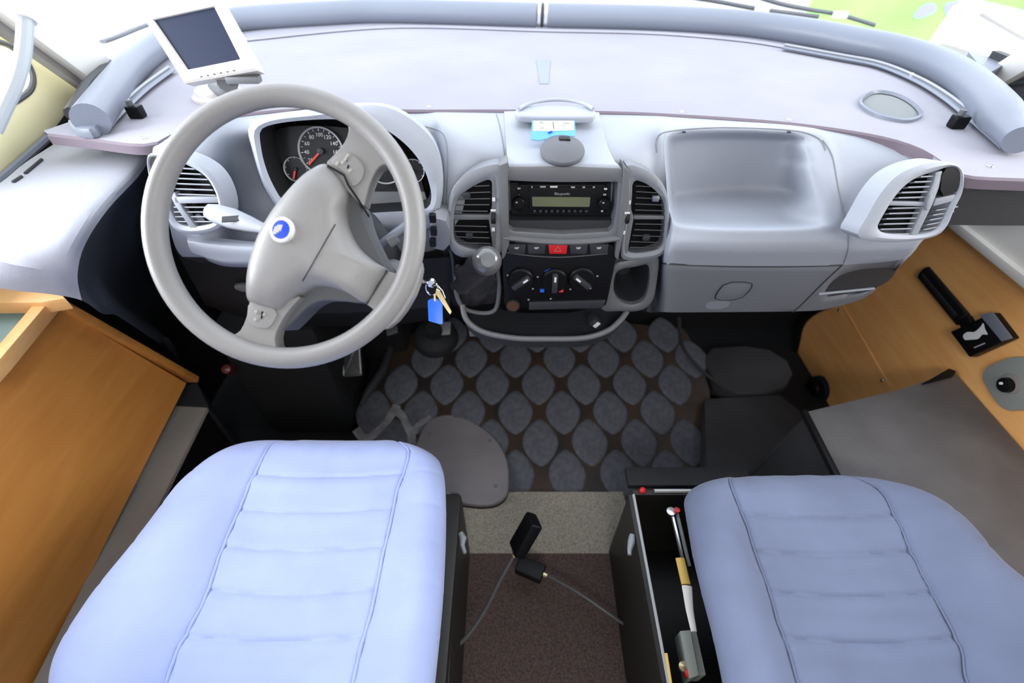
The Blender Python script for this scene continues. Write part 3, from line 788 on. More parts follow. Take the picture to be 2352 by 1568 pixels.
# thumbwheel strips
for vv_, pts, tw in ((vl, [(1130, 402), (1146, 404), (1146, 588), (1134, 586), (1122, 500), (1130, 480)], ((1134, 458), (1133, 483), (1133, 527))), (vr, [(1440, 405), (1452, 404), (1450, 480), (1456, 500), (1440, 588), (1426, 590), (1432, 480)], ((1445, 465), (1441, 489), (1432, 534)))):
    b = MB(); b.prism(PP(pts, pl=off(SV, .003)), -SV[1] * .03); b.build('wheel_strip', M['stack'], vv_, bevel=.002)
    c = P((tw[0][0] + tw[2][0]) / 2, 498, pl=off(SV, -.004)); b = MB(); b.lathe([(.013, -.0045), (.014, 0), (.013, .0045)], c, (1, 0, 0), 24); b.build('thumbwheel', M['blackm'], vv_)
    for k, q in enumerate(tw):
        b = MB(); b.box(P(*q, pl=off(SV, .0112 if k == 1 else .0045)), (.010 if k == 1 else .006, .002, .003 if k == 1 else .007)); b.build('dot_mark', M['markw'], vv_)

# --- right end vent
RE = (P(2080, 470, y=.738), V((.16, -1, .30)).normalized())
ro = [(1962, 545), (1990, 500), (2020, 445), (2060, 400), (2120, 375), (2180, 368), (2214, 390), (2212, 440), (2190, 480), (2176, 520), (2150, 545), (2080, 556), (2010, 556)]
ri = [(2008, 532), (2030, 490), (2062, 440), (2100, 408), (2150, 392), (2186, 380), (2204, 392), (2200, 440), (2180, 470), (2160, 520), (2130, 538), (2070, 540)]
rs = []
def rx(y): return 2172 - (y - 400) * .42
for y in range(404, 540, 12):
    xl = interp([(400, 2112), (440, 2064), (490, 2034), (532, 2012)], y); rs.append((xl, y + 3, interp([(400, 2150), (450, 2134), (535, 2096)], y), y + 1))
for k, y in enumerate((478, 489, 500, 511, 522)):
    rs.append((interp([(478, 2140), (522, 2112)], y) + 3, y + 6, 2196 - k * 9, y - 3))
ve = vent('vent_end', dash, ro, dict(opening=ri), RE, M['dash'], M['slatl'], rs, depth=.035)
ve.name = 'air_vent'; 
b = MB(); b.prism(PP([(2150, 396), (2166, 392), (2158, 430), (2142, 470), (2108, 540), (2092, 541), (2124, 470), (2144, 420)], pl=off(RE, .001)), -RE[1] * .014); b.build('centre_rib', M['slatl'], ve, bevel=.002)
b = MB(); b.prism(PP([(2150, 456), (2196, 446), (2190, 462), (2144, 474)], pl=off(RE, .001)), -RE[1] * .012); b.build('cross_rib', M['slatl'], ve, bevel=.002)
b = MB(); b.prism(PP([(2033, 462), (2142, 464), (2136, 474), (2028, 472)], pl=off(RE, .001)), -RE[1] * .012); b.build('cross_rib', M['slatl'], ve, bevel=.002)
b = MB(); b.prism(chaikin(PP([(2166, 384), (2204, 382), (2206, 420), (2196, 444), (2158, 452)], pl=off(RE, .002)), 1), -RE[1] * .006); b.build('demister_slot', M['black'], ve)
b = MB(); b.prism(chaikin(PP([(2134, 450), (2146, 446), (2136, 480), (2126, 486)], pl=off(RE, .006)), 1), -RE[1] * .008); b.build('adjuster', M['slatl'], ve, bevel=.002)

# --- left end vent
LE = (P(460, 470, y=.80), V((-.1, -1, .25)).normalized())
lo = [(336, 360), (350, 348), (400, 352), (450, 370), (490, 400), (515, 450), (520, 500), (500, 530), (440, 540), (400, 530), (385, 500), (345, 420)]
li = [(344, 368), (354, 358), (400, 366), (445, 385), (478, 408), (500, 450), (505, 495), (490, 515), (440, 522), (408, 515), (395, 490), (352, 410)]
ls_ = []
for y in range(386, 450, 12): ls_.append((405, y, interp([(386, 452), (410, 482), (450, 502)], y), y + 3))
for y in range(474, 520, 11): ls_.append((402, y + 2, 500, y + 2))
vle = vent('vent_end', dash, lo, dict(opening=li), LE, M['dash'], M['slatl'], ls_, depth=.03); vle.name = 'air_vent'
b = MB(); b.prism(PP([(398, 452), (506, 452), (510, 466), (400, 468)], pl=off(LE, .002)), -LE[1] * .014); b.build('cross_rib', M['slatl'], vle, bevel=.002)
b = MB(); b.prism(PP([(400, 440), (410, 460), (420, 480), (452, 524), (438, 526), (400, 470), (392, 452)], pl=off(LE, .002)), -LE[1] * .014); b.build('centre_rib', M['slatl'], vle, bevel=.002)
b = MB(); b.prism(chaikin(PP([(340, 362), (366, 354), (392, 362), (400, 440), (380, 450), (354, 410)], pl=off(LE, .002)), 1), -LE[1] * .006); b.build('demister_slot', M['black'], vle)
# lower left ledge below the vent
b = MB(); lp = [[P(a, c, y=yy) for a, c, yy in r] for r in (
    [(432, 540, .84), (500, 546, .83), (600, 556, .82), (700, 556, .82)], [(430, 552, .80), (500, 562, .79), (600, 568, .785), (700, 568, .785)],
    [(440, 578, .795), (500, 590, .785), (600, 594, .78), (700, 594, .78)], [(470, 592, .80), (520, 606, .79), (600, 608, .79), (700, 608, .79)], [(480, 600, .85), (520, 612, .85), (600, 614, .85), (700, 614, .85)])]
lg = [catmull(r, 5) for r in lp]; lg = list(zip(*[catmull(list(cc), 5) for cc in zip(*lg)])); b.loops([list(r) for r in lg], closed=False); b.build('knee_ledge', M['dash'], dash)
b = MB(); b.loops([[P(a, c, y=yy) for a, c, yy in r] for r in ([(400, 570, .9), (520, 610, .88), (700, 616, .88), (880, 600, .88), (1034, 590, .88)], [(450, 660, .9), (540, 690, .88), (700, 720, .88), (880, 716, .88), (1034, 700, .88)], [(470, 700, 1.0), (560, 730, 1.0), (700, 750, 1.0), (900, 746, 1.0), (1034, 730, 1.0)])], closed=False); b.build('knee_panel', M['blackm'], dash)
b = MB(); b.prism(chaikin([P(a, c, y=.86) for a, c in ((536, 652), (600, 660), (600, 676), (540, 668))], 1), (0, .01, 0)); b.build('bonnet_latch', M['stack'], dash, bevel=.002)
b = MB(); b.prism(chaikin([P(a, c, y=.80) for a, c in ((984, 570), (1032, 580), (1034, 510), (1000, 500), (988, 510))], 1), (0, .06, 0)); b.build('side_cheek', M['dashlow'], dash, bevel=.005)
for q in ((990, 500), (992, 530), (990, 556)):
    b = MB(); b.box(P(q[0] + 4, q[1], y=.79), (.012, .012, .016)); b.build('rocker_switch', M['black'], dash, bevel=.002)

# --- instrument binnacle
bin_ = MB()
o_out = [(575, 330), (570, 296), (584, 276), (620, 262), (700, 252), (780, 240), (870, 236), (930, 256), (985, 300), (1014, 350), (1022, 420), (1012, 480), (985, 520), (900, 530), (800, 530), (700, 520), (640, 480), (600, 420)]
o_in = [(597, 320), (598, 302), (612, 290), (660, 280), (740, 274), (800, 276), (870, 290), (930, 330), (970, 380), (988, 430), (990, 460), (975, 480), (900, 486), (800, 490), (700, 485), (655, 466), (625, 420), (606, 370)]
no = 80
L0 = resample(catmull([P(a, c, y=.96) for a, c in o_out], 5, True), no)
L1 = resample(catmull([P(a + (6 if a < 780 else -4), c + 6, y=.84 + .00020 * max(0, 480 - c)) for a, c in o_out], 5, True), no)
L2 = resample(catmull([P(a, c, y=.835 + .00020 * max(0, 480 - c)) for a, c in o_in], 5, True), no)
cI = sum(L2, V()) / no
L3 = [cI + (p - cI) * .96 + V((0, .03, -.004)) for p in L2]
L4 = [cI + (p - cI) * 1.0 + V((0, .10, -.01)) for p in L2]
mid_ = [a.lerp(c, .5) + V((0, -.006, .002)) for a, c in zip(L1, L2)]
bin_.loops([L0, [a.lerp(c, .6) for a, c in zip(L0, L1)], L1, mid_, L2]); hood = bin_.build('instrument_hood', M['dash'], dash, ang=50)
b = MB(); b.loops([L2, L3, L4], cap1=True); b.build('hood_lining', M['blackm'], hood)
CL = (P(800, 400, y=.90), V((0, -1, .38)).normalized())
NCL = CL[1]
cl = thing('instrument_cluster', 'black instrument cluster of round dials behind the steering wheel', 'instruments', P(780, 470, pl=CL))
b = MB(); b.prism(chaikin(PP([(610, 300), (700, 285), (870, 300), (960, 380), (982, 470), (850, 476), (680, 470), (630, 420)], pl=off(CL, -.002)), 2), -NCL * .012); b.build('cluster_face', M['gauge'], cl)
b = MB(); b.prism(PP([(840, 440), (975, 440), (985, 478), (840, 478)], pl=off(CL, .006)), -NCL * .012); b.build('lower_strip', M['stack'], cl, bevel=.002)


def gauge(cx, cy, rx_, labels, ang0, ang1, ndl=None, nt=0):
    c = P(cx, cy, pl=CL); r = (P(cx + rx_, cy, pl=CL) - c).length
    b = MB(); b.lathe([(r * .93, 0), (r * .93, .005), (r, .006), (r, 0)], c, NCL, 40); g_ = b.build('gauge', M['markg'], cl)
    b = MB(); b.lathe([(r * .93, .0), (r * .93, .001), (.0001, .001)], c, NCL, 40); b.build('dial_face', M['gauge'], g_)
    ux = V((1, 0, 0)); uy = NCL.cross(ux); uy = uy if uy.z > 0 else -uy
    b = MB()
    for k in range(nt):
        a = math.radians(ang0 + (ang1 - ang0) * k / (nt - 1)); dv = ux * math.cos(a) + uy * math.sin(a)
        R = Matrix((dv, dv.cross(NCL), NCL)).transposed(); b.box(c + dv * r * .86 + NCL * .0015, (r * .09, .0008 if k % 2 else .0014, .0006), R)
    if nt: b.build('tick_marks', M['markw'], g_)
    for k, t in enumerate(labels):
        a = math.radians(ang0 + (ang1 - ang0) * k / max(len(labels) - 1, 1)); dv = ux * math.cos(a) + uy * math.sin(a)
        if t: text('numeral', t, r * .23, c + dv * r * .66 + NCL * .0014, ux, NCL, M['markw'], g_)
    if ndl is not None:
        a = math.radians(ndl); dv = ux * math.cos(a) + uy * math.sin(a); R = Matrix((dv, dv.cross(NCL), NCL)).transposed()
        b = MB(); b.box(c + dv * r * .42 + NCL * .006, (r * .8, .0035, .0015), R); b.build('needle', M['needle'], g_)
        b = MB(); b.lathe([(r * .14, .002), (r * .13, .009), (.0001, .010)], c, NCL, 16); b.build('hub_cap', M['charcoal'], g_)


gauge(739, 347, 52, ['20', '40', '60', '80', '100', '120', '140', '160', '180'], 215, -35, 222, 17)
gauge(681, 388, 27, ['', '', ''], 210, -30, 250, 7)
gauge(884, 372, 48, ['10', '20', '30', '40', '50'], 215, -35, 222, 13)
gauge(950, 392, 26, ['', '', ''], 210, -30, 240, 7)

# ------------------------------------------------------------------ phone/clip holder, card and suction disc on the crown
hd = thing('clip_bar', 'pale grey ribbed clip bar with a wire bow on top of the centre dashboard', 'clip', P(1276, 275, z=1.05))
b = MB(); b.prism(chaikin(PP([(1184, 248), (1200, 241), (1350, 242), (1368, 250), (1368, 264), (1352, 268), (1196, 267), (1182, 262)], z=1.078), 1), (0, 0, -.014)); b.build('bar', M['dash'], hd, bevel=.006, seg=3)
b = MB(); b.tube(catmull(PP([(1192, 250), (1215, 238), (1260, 230), (1300, 230), (1340, 238), (1362, 250)], z=1.082), 6), .0035, 8); b.build('bow', M['dash'], hd)
cdm = thing('permit_card', 'blue and white printed card leaning behind the suction disc', 'card', P(1270, 320, y=.93))
CP = (P(1270, 300, y=.925), V((0, -1, 1.2)).normalized())
b = MB(); q = PP([(1222, 277), (1320, 277), (1322, 300), (1320, 312), (1300, 314), (1268, 316), (1240, 322), (1219, 320)], pl=CP); b.prism(q, -CP[1] * .002); b.build('card_body', M['lblue'], cdm)
b = MB(); b.prism(PP([(1225, 277), (1318, 277), (1318, 299), (1225, 301)], pl=off(CP, .0006)), -CP[1] * .0006); b.build('white_window', M['whitep'], cdm)
for q in ([(1238, 283), (1244, 279), (1250, 285), (1248, 294), (1240, 293)], [(1296, 296), (1292, 288), (1298, 282), (1308, 283), (1312, 292)]):
    b = MB(); b.tube(PP(q, pl=off(CP, .0012)), .0008, 5); b.build('arc_mark', M['markg'], cdm)
for q in ([(1270, 280), (1272, 296)],):
    b = MB(); b.tube(PP(q, pl=off(CP, .0012)), .001, 5); b.build('bar_mark', M['stack'], cdm)
b = MB(); b.tube(PP([(1259, 305), (1268, 302)], pl=off(CP, .0014)), .0015, 5); b.build('dark_mark', M['markb'], cdm)
sd_ = P(1292, 342, y=.88); nsd = V((0, -.25, 1)).normalized()
sdisc = thing('suction_mount', 'round dark suction mount disc on top of the centre dashboard', 'mount', sd_ - nsd * .008)
b = MB(); b.lathe([(.040, -.008), (.0415, -.003), (.040, .001), (.030, .005), (.012, .008), (.0001, .009)], sd_, nsd, 44); b.build('disc', M['hose'], sdisc)
b = MB(); c = P(1296, 326, y=.90); b.box(c + V((0, 0, .0)), (.022, .018, .018)); b.build('stub', M['black'], sdisc, bevel=.004)
b = MB(); b.lathe([(.011, 0), (.011, .006), (.008, .009), (.0001, .010)], P(1272, 330, y=.905), nsd, 18); b.build('release_button', M['hose'], sdisc)

# ================================================================== STEERING
SA = math.radians(48)
WN = V((0, -math.sin(SA), math.cos(SA))); WC = P(655, 524, d=.65)
WP = (WC, WN); ex = V((1, 0, 0)); ey = WN.cross(ex); ey = ey if ey.z > 0 else -ey
whl = thing('steering_wheel', 'grey three-spoke steering wheel turned off centre with a round blue badge', 'steering wheel', WC - WN * .05)
b = MB()
RM = .1765
nseg = 96; ls = []
for k in range(nseg + 1):
    a = 2 * PI * k / nseg; dv = ex * math.cos(a) + ey * math.sin(a); c = WC + dv * RM
    ls.append([c + dv * .0145 * math.cos(2 * PI * j / 20) + WN * .0165 * math.sin(2 * PI * j / 20) for j in range(20)])
b.loops(ls); b.build('rim', M['wheel'], whl)
HD = off(WP, -.014)
# spokes: lofted outlines sunk a little below the rim plane


def slab(outline, hp, thick, nm, m, bev=.006, par=None, seg=3, ch=1):
    q = chaikin(PP(outline, pl=off(WP, hp)), ch); b = MB(); b.prism(q, -WN * thick); return b.build(nm, M[m], par or whl, bevel=bev, seg=seg)


slab([(742, 378), (770, 352), (796, 320), (802, 290), (786, 262), (800, 250), (860, 285), (905, 330), (930, 370), (905, 384), (885, 376), (868, 384), (852, 415), (842, 450), (835, 480), (800, 440)], -.001, .026, 'spoke', 'wheel', .008, ch=1)
slab([(572, 670), (640, 700), (700, 672), (660, 715), (645, 740), (630, 770), (634, 802), (660, 822), (640, 845), (560, 822), (500, 790), (520, 772), (548, 765), (562, 740), (572, 705)], -.001, .026, 'spoke', 'wheel', .008, ch=1)
slab([(890, 620), (905, 628), (925, 625), (948, 590), (970, 600), (960, 660), (920, 730), (880, 762), (872, 745), (868, 722), (852, 706), (836, 696), (860, 655)], -.001, .026, 'spoke', 'wheel', .008, ch=1)
# rear housing of the hub
slab([(780, 400), (830, 470), (840, 520), (880, 600), (893, 622), (845, 700), (780, 690), (720, 690), (672, 740), (640, 770), (600, 700), (640, 560), (700, 450)], -.018, .05, 'rear_cover', 'wheeldark', .012, ch=2)
# airbag cover
cov = catmull(PP([(746, 376), (775, 396), (797, 440), (790, 485), (797, 525), (820, 566), (855, 598), (888, 622), (868, 655), (843, 696), (800, 674), (762, 660), (722, 656), (690, 672), (660, 695), (640, 712), (606, 704), (570, 690), (565, 655), (568, 620), (580, 575), (600, 525), (636, 468), (684, 412), (715, 388)], pl=off(WP, .0)), 4, True)
b = MB(); cov = resample(cov, 110); cc = P(690, 560, pl=WP)
dome(b, cov, WN, .031, 16, .022, ctr=cc, power=2.6, smooth=14); acv = b.build('airbag_cover', M['wheel'], whl, ang=50); AT = [bvh(acv, whl['_o'])]
# cover seam, button pads


def on_cover(px, py, extra=0.0):
    p = P(px, py, pl=off(WP, .027))
    return P(px, py, pl=off(WP, .0295 + extra))


b = MB(); b.tube([cast(AT, 770 - 75 * k / 12, 515 + 130 * k / 12, .0002) for k in range(13)], .0009, 5); b.build('cover_seam', M['charcoal'], whl)
b = MB(); b.tube([P(a, c, pl=off(WP, h)) for a, c, h in ((752, 380, .004), (790, 402, .006), (800, 425, .004), (825, 462, -.001), (848, 498, -.005))], .0016, 6); b.build('edge_seam', M['black'], whl)
b = MB(); b.tube([P(a, c, pl=off(WP, h)) for a, c, h in ((889, 620, .0), (868, 655, .0), (842, 697, .0))], .0018, 6); b.build('edge_seam', M['charcoal'], whl)
for pad, sym, nm in (([(754, 372), (785, 346), (812, 354), (834, 376), (838, 396), (826, 420), (808, 430), (800, 410), (782, 388)], [(800, 358), (788, 374), (805, 392), (795, 366), (776, 376)], 'a'),
                     ([(570, 690), (598, 700), (640, 712), (626, 745), (612, 756), (585, 750), (566, 738)], [(590, 716), (608, 722), (588, 734)], 'b')):
    o = slab(pad, .002, .008, 'button_pad', 'wheel', .0015, seg=2)
    for (a, c) in sym:
        b = MB(); cc = P(a, c, pl=off(WP, .0018)); R = Matrix((ex, ey, WN)).transposed(); b.box(cc, (.0068, .0052, .0035), R @ Matrix.Rotation(.9, 3, 'Z')); b.build('button', M['btn'], o, bevel=.0015, seg=1)
    for k in range(2):
        (a, c), (a2, c2) = sym[k], sym[k + 1]; cc = P((a + a2) / 2 + 3, (c + c2) / 2, pl=off(WP, .0024)); b = MB(); b.box(cc, (.002, .005, .001), Matrix((ex, ey, WN)).transposed() @ Matrix.Rotation(-.3, 3, 'Z')); b.build('button_mark', M['black'], o)
# badge
bc = cast(AT, 648, 528, .001); bn = (WN + V((-.15, 0, .05))).normalized()
b = MB(); b.lathe([(.0165, -.004), (.0168, .001), (.0155, .0028), (.0125, .0030), (.0118, .0016), (.0001, .0016)], bc, bn, 40); bd = b.build('badge', M['emblemr'], whl)
b = MB(); b.lathe([(.0117, .0012), (.0117, .0024), (.0001, .0032)], bc, bn, 36); b.build('badge_centre', M['emblem'], bd)
R = Matrix((ex, ey, bn)).transposed()
for k in range(4):
    b = MB(); b.box(bc + bn * .0030 + ex * (-.0078 + k * .0028) + ey * (.001 * k - .001), (.0019, .0125 - abs(k - 1) * .002, .0012), R @ Matrix.Rotation(-.35, 3, 'Z')); b.build('badge_bar', M['emblemr'], bd)
b = MB(); b.box(cast(AT, 822, 632, .0), (.004, .002, .001)); b.build('scratch', M['btn'], whl)
# column and stalks
colm = thing('steering_column', 'dark steering column shroud behind the wheel with two grey stalks', 'steering column', WC - WN * .2)
b = MB(); ls = []
for h, r1, r2 in ((-.06, .048, .05), (-.10, .055, .06), (-.19, .062, .075), (-.32, .05, .06), (-.5, .03, .03)):
    ls.append([WC + V((.03, 0, 0)) + WN * h + ex * r1 * math.cos(2 * PI * k / 28) + ey * r2 * math.sin(2 * PI * k / 28) for k in range(28)])
b.loops(ls, True, True); b.build('shroud', M['charcoal'], colm)
A = P(598, 522, d=.76); B = P(470, 482, d=.80)
dv = (B - A).normalized()
b = MB(); pth = [A + (B - A) * t for t in (-.3, 0, .2, .5, .8, .95, 1)]; b.tube(pth, [.007, .009, .013, .017, .016, .012, .004], 14, flat=.55, up=(0, -.6, .6)); st1 = b.build('indicator_stalk', M['lever'], colm)
b = MB(); b.box(A + (B - A) * .38 + V((0, -.006, .007)), (.040, .010, .002), Matrix.Rotation(.15, 3, 'Z') @ Matrix.Rotation(.5, 3, 'X')); b.build('stalk_label', M['charcoal'], st1)
b = MB(); b.tube([P(832, 590, d=.80), P(865, 568, d=.79), P(905, 538, d=.78), P(945, 508, d=.78), P(952, 503, d=.78)], [.006, .008, .0095, .009, .003], 12, flat=.7); st2 = b.build('wiper_stalk', M['rail'], colm)
b = MB(); b.tube([P(893, 557, d=.775), P(912, 545, d=.775)], .011, 12, flat=.8); b.build('stalk_collar', M['stack'], st2)
b = MB(); b.lathe([(.022, 0), (.022, .03), (.018, .034), (.0001, .034)], P(905, 625, d=.80), (-.1, -.8, .4), 24); b.build('ignition_lock', M['stack'], colm)
# keys
kr = thing('key_ring', 'metal key ring with brass key and blue tag hanging beside the steering wheel', 'keys', P(1000, 740, d=.80))
b = MB(); c = P(992, 662, d=.80); q = [c + V((.010 * math.cos(a), .003 * math.sin(a), .0125 * math.sin(a))) for a in [2 * PI * k / 20 for k in range(20)]]; b.tube(q, .0014, 6, closed=True); b.build('ring', M['chrome'], kr)
b = MB(); b.tube([P(960, 636, d=.79), P(975, 648, d=.79), P(985, 652, d=.795)], .003, 8); b.build('key_shank', M['chrome'], kr)
b = MB(); b.lathe([(.0001, -.006), (.0075, -.003), (.0075, .003), (.0001, .006)], P(992, 650, d=.795), (0, -1, 0), 16); b.build('key_head', M['chrome'], kr)
b = MB(); b.prism(PP([(1002, 664), (1010, 668), (1037, 716), (1034, 722), (1029, 716), (1000, 674)], d=.795), (0, .002, 0)); b.build('key', M['brass'], kr)
b = MB(); b.tube(PP([(1004, 655), (1016, 668), (1022, 684), (1016, 690)], d=.80), .0014, 6); b.build('second_key', M['steel'], kr)
b = MB(); b.tube(PP([(998, 675), (999, 692)], d=.795), .002, 6); b.build('link', M['brass'], kr)
b = MB(); b.prism(chaikin(PP([(982, 693), (997, 687), (1016, 696), (1017, 744), (1010, 745), (984, 737)], d=.795), 0), (0, .005, 0)); b.build('blue_tag', M['blue'], kr, bevel=.001, label='bright blue plastic tag')

# gear lever
gp = P(1118, 600, y=.735)
gear = thing('gear_lever', 'glossy dark gear lever knob with folded leather gaiter on the dashboard', 'gear lever', P(1100, 710, y=.84))
b = MB(); ax = V((.12, -.72, .62)).normalized()
b.lathe([(r * 1.18, h * 1.1) for r, h in [(.013, -.055), (.016, -.04), (.021, -.02), (.0235, 0), (.0225, .012), (.017, .022), (.009, .027), (.0001, .0285)]], gp, ax, 32); b.build('knob', M['knob'], gear)
b = MB(); b.lathe([(.014, .0225), (.013, .0262), (.0001, .0285)], gp + ax * .0034, ax, 28); b.build('shift_pattern_cap', M['stack'], gear)
ls = []
base_c = P(1095, 668, y=.86)
for k in range(11):
    t = k / 10; c = (gp - ax * .045).lerp(base_c, t) + V((-.012 * math.sin(PI * t), 0, .0)); r = .018 + .042 * t ** .7
    R_ = [c + V((math.cos(a) * r * .9, -.3 * math.sin(a) * r, math.sin(a) * r * 1.25)) * (1 + .13 * math.sin(5 * a + k * 1.3) * min(t * 2, 1)) for a in [2 * PI * j / 40 for j in range(40)]]
    ls.append(R_)
b = MB(); b.loops(ls, True, False); b.build('gaiter', M['gaiter'], gear)
b = MB(); b.tube(catmull([P(a, c, y=.84) for a, c in ((1052, 610), (1046, 660), (1062, 704), (1100, 718), (1136, 712), (1146, 670), (1142, 610))], 5), .005, 8); b.build('gaiter_frame', M['stack'], gear)
# bracket under the console
b = MB(); b.box(P(1088, 760, y=.86), (.022, .01, .03)); solo(b, 'bracket', M['stack'], 'small grey bracket hanging beside the console tray', 'bracket', bevel=.003)

# ------------------------------------------------------------------ pedals and footwell
for i, (pts, lab, yy) in enumerate((([(782, 782), (826, 776), (832, 862), (788, 866)], 'metal faced pedal with a raised pattern under the steering wheel', 1.08),
                                   ([(885, 748), (912, 742), (914, 764), (888, 772)], 'pedal seen right of the steering wheel rim', 1.1),
                                   ([(1000, 738), (1036, 738), (1034, 768), (1002, 770)], 'narrow grey pedal pad behind the blue key tag', 1.14))):
    pn = V((0, -.6, .8)).normalized(); pl_ = (P((pts[0][0] + pts[2][0]) / 2, (pts[0][1] + pts[2][1]) / 2, y=yy), pn)
    pd = thing('pedal', lab, 'pedal', pl_[0] - pn * .1)
    b = MB(); q = PP(pts, pl=pl_); b.prism(q, -pn * .012); b.build('pad', M['charcoal'] if i < 2 else M['stack'], pd, bevel=.004)
    b = MB(); c = pl_[0]; b.tube([c - pn * .01, c - pn * .06 + V((0, .05, .10)), V((c.x, 1.53, c.z + .22))], .008, 8); b.build('arm', M['blackm'], pd)
    if i == 0:
        for q in ([(784, 786), (824, 780), (829, 858), (790, 862), (784, 786)],):
            b = MB(); b.tube([P(a, c2, pl=off(pl_, .002)) for a, c2 in q], .0022, 6); b.build('metal_edge', M['steel'], pd)
        b = MB()
        for (a1, c1) in ((788, 790), (824, 784), (826, 852), (792, 856)):
            b.tube([P(806, 820, pl=off(pl_, .002)), P(a1, c1, pl=off(pl_, .002))], .0024, 6)
        b.build('star_grip', M['steel'], pd)
# lever collar / cable boot on the floor
b = MB(); c = P(1000, 770, z=.32); b.lathe([(.075, -.02), (.07, .0), (.06, .01), (.03, .02), (.025, .05), (.0001, .05)], c, (0, -.3, 1), 32); solo(b, 'column_boot', M['blackm'], 'black rubber boot at the foot of the steering column', 'boot')
b = MB(); b.lathe([(.014, 0), (.016, .012), (.012, .03), (.0001, .034)], P(530, 848, z=.40), (.1, -.6, .7), 20); hl = solo(b, 'release_knob', M['dred'], 'dark red knob in the shade below the steering wheel', 'knob')
b = MB(); b.box((-.70, 1.12, .26), (.30, .3, .5)); b.box((-.55, 1.38, .25), (.3, .2, .4)); struct(b, 'trim_1', M['blackm'], bevel=.03)
# black cable duct left of the mat
b = MB(); b.tube(PP([(905, 770), (880, 850), (845, 900), (828, 930)], z=.12), [.012, .016, .014, .006], 10); solo(b, 'cable_duct', M['charcoal'], 'dark ribbed duct beside the left edge of the rubber mat', 'duct')

# ------------------------------------------------------------------ patterned mat
FM = (V((0, .76, .012)), V((0, -math.sin(.17), math.cos(.17))))
rm = thing('floor_mat', 'black rubber mat covered with dark grey oval pads between the seats', 'floor mat', (.1, .76, .0))
q = chaikin(PP([(815, 1010), (840, 900), (900, 790), (1000, 740), (1560, 740), (1600, 800), (1640, 930), (1620, 1080), (1600, 1160), (900, 1160), (830, 1080)], pl=FM), 1)
b = MB(); b.prism(q, V((0, 0, -.012))); b.build('mat_base', M['mat'], rm)
# pad lattice fitted to the photograph's rows
c0 = P(1184, 946, pl=FM)
ax1 = (P(1293, 946, pl=FM) - c0); hy = (P(1241, 1015, pl=FM) - c0)
rowv = V((0, hy.dot(V((0, 1, 0))), hy.z))
padmb = MB()
shape = []
for k in range(24):
    a = 2 * PI * k / 24; cx, sy_ = math.cos(a), math.sin(a)
    shape.append((math.copysign(abs(cx) ** 1.45, cx) * (1 - .0 * abs(sy_)), math.copysign(abs(sy_) ** 1.12, sy_)))
hw = ax1.length * .365; hh = abs(rowv.length) * .76; fy = rowv.normalized(); up_n = FM[1]
mesh0 = None
pad_poly = [to_px(p) for p in q]
for i in range(-6, 6):
    for j in range(-5, 8):
        c = c0 + V((ax1.length * (j + (.5 if i % 2 else 0)), 0, 0)) + rowv * i
        x, y = to_px(c)
        if sdf_poly(x, y, pad_poly) < 14 or y > 1150: continue
        if mesh0 is None:
            b = MB(); out = [V((hw * a, 0, 0)) + fy * hh * s_ for a, s_ in shape]
            b.loops([out, [p * .93 + up_n * .004 for p in out], [p * .80 + up_n * .0055 for p in out]], cap1=True)
            tmp = MB(); tmp.v = b.v; tmp.f = b.f; tmp.m = b.m
            o = tmp.build('pad', M['padm']); mesh0 = o.data; o.parent = rm
        else:
            o = bpy.data.objects.new('pad', mesh0); col.objects.link(o); o.parent = rm
        o.location = c - V(rm['_o']) + up_n * .001
# grey dust film worn into the left of the mat
for pts in ([(818, 985), (838, 1006), (868, 990), (892, 962), (912, 930)], [(900, 938), (926, 956), (944, 992), (962, 975), (990, 958)], [(944, 992), (948, 1030)], [(838, 1006), (846, 1035)]):
    b = MB(); b.tube(catmull(PP(pts, pl=off(FM, .0052)), 5), .015, 8, flat=.12, up=FM[1]); b.build('dust_film', M['dust'], rm)
# semi rounded plate
pl_ = (P(1060, 1050, z=.10), V((0, 0, 1)))
sp_ = thing('seat_base_plate', 'dark grey half-round plastic plate with screws beside the driver seat', 'plate', P(1060, 1050, z=.01))
q = chaikin(PP([(952, 1060), (956, 1010), (985, 962), (1030, 948), (1085, 966), (1135, 1000), (1166, 1050), (1170, 1110), (1164, 1140), (1130, 1160), (1060, 1156), (1000, 1130)], z=.06), 2)
b = MB(); b.prism(q, (0, 0, -.02)); b.build('plate_top', M['plate'], sp_, bevel=.006, seg=3)
b = MB(); cc = sum(q, V()) / len(q); b.loops([[p + V((0, 0, -.018)) for p in q], [cc + (p - cc) * 1.0 + V((0, 0, -.055)) for p in q]]); b.build('skirt', M['blackm'], sp_)
for a in ((987, 996), (1125, 1012), (1138, 1116)):
    b = MB(); b.lathe([(.006, 0), (.005, .002), (.0001, .0025)], P(*a, z=.06), (0, 0, 1), 12); b.build('screw', M['stack'], sp_)

# ------------------------------------------------------------------ SEATS


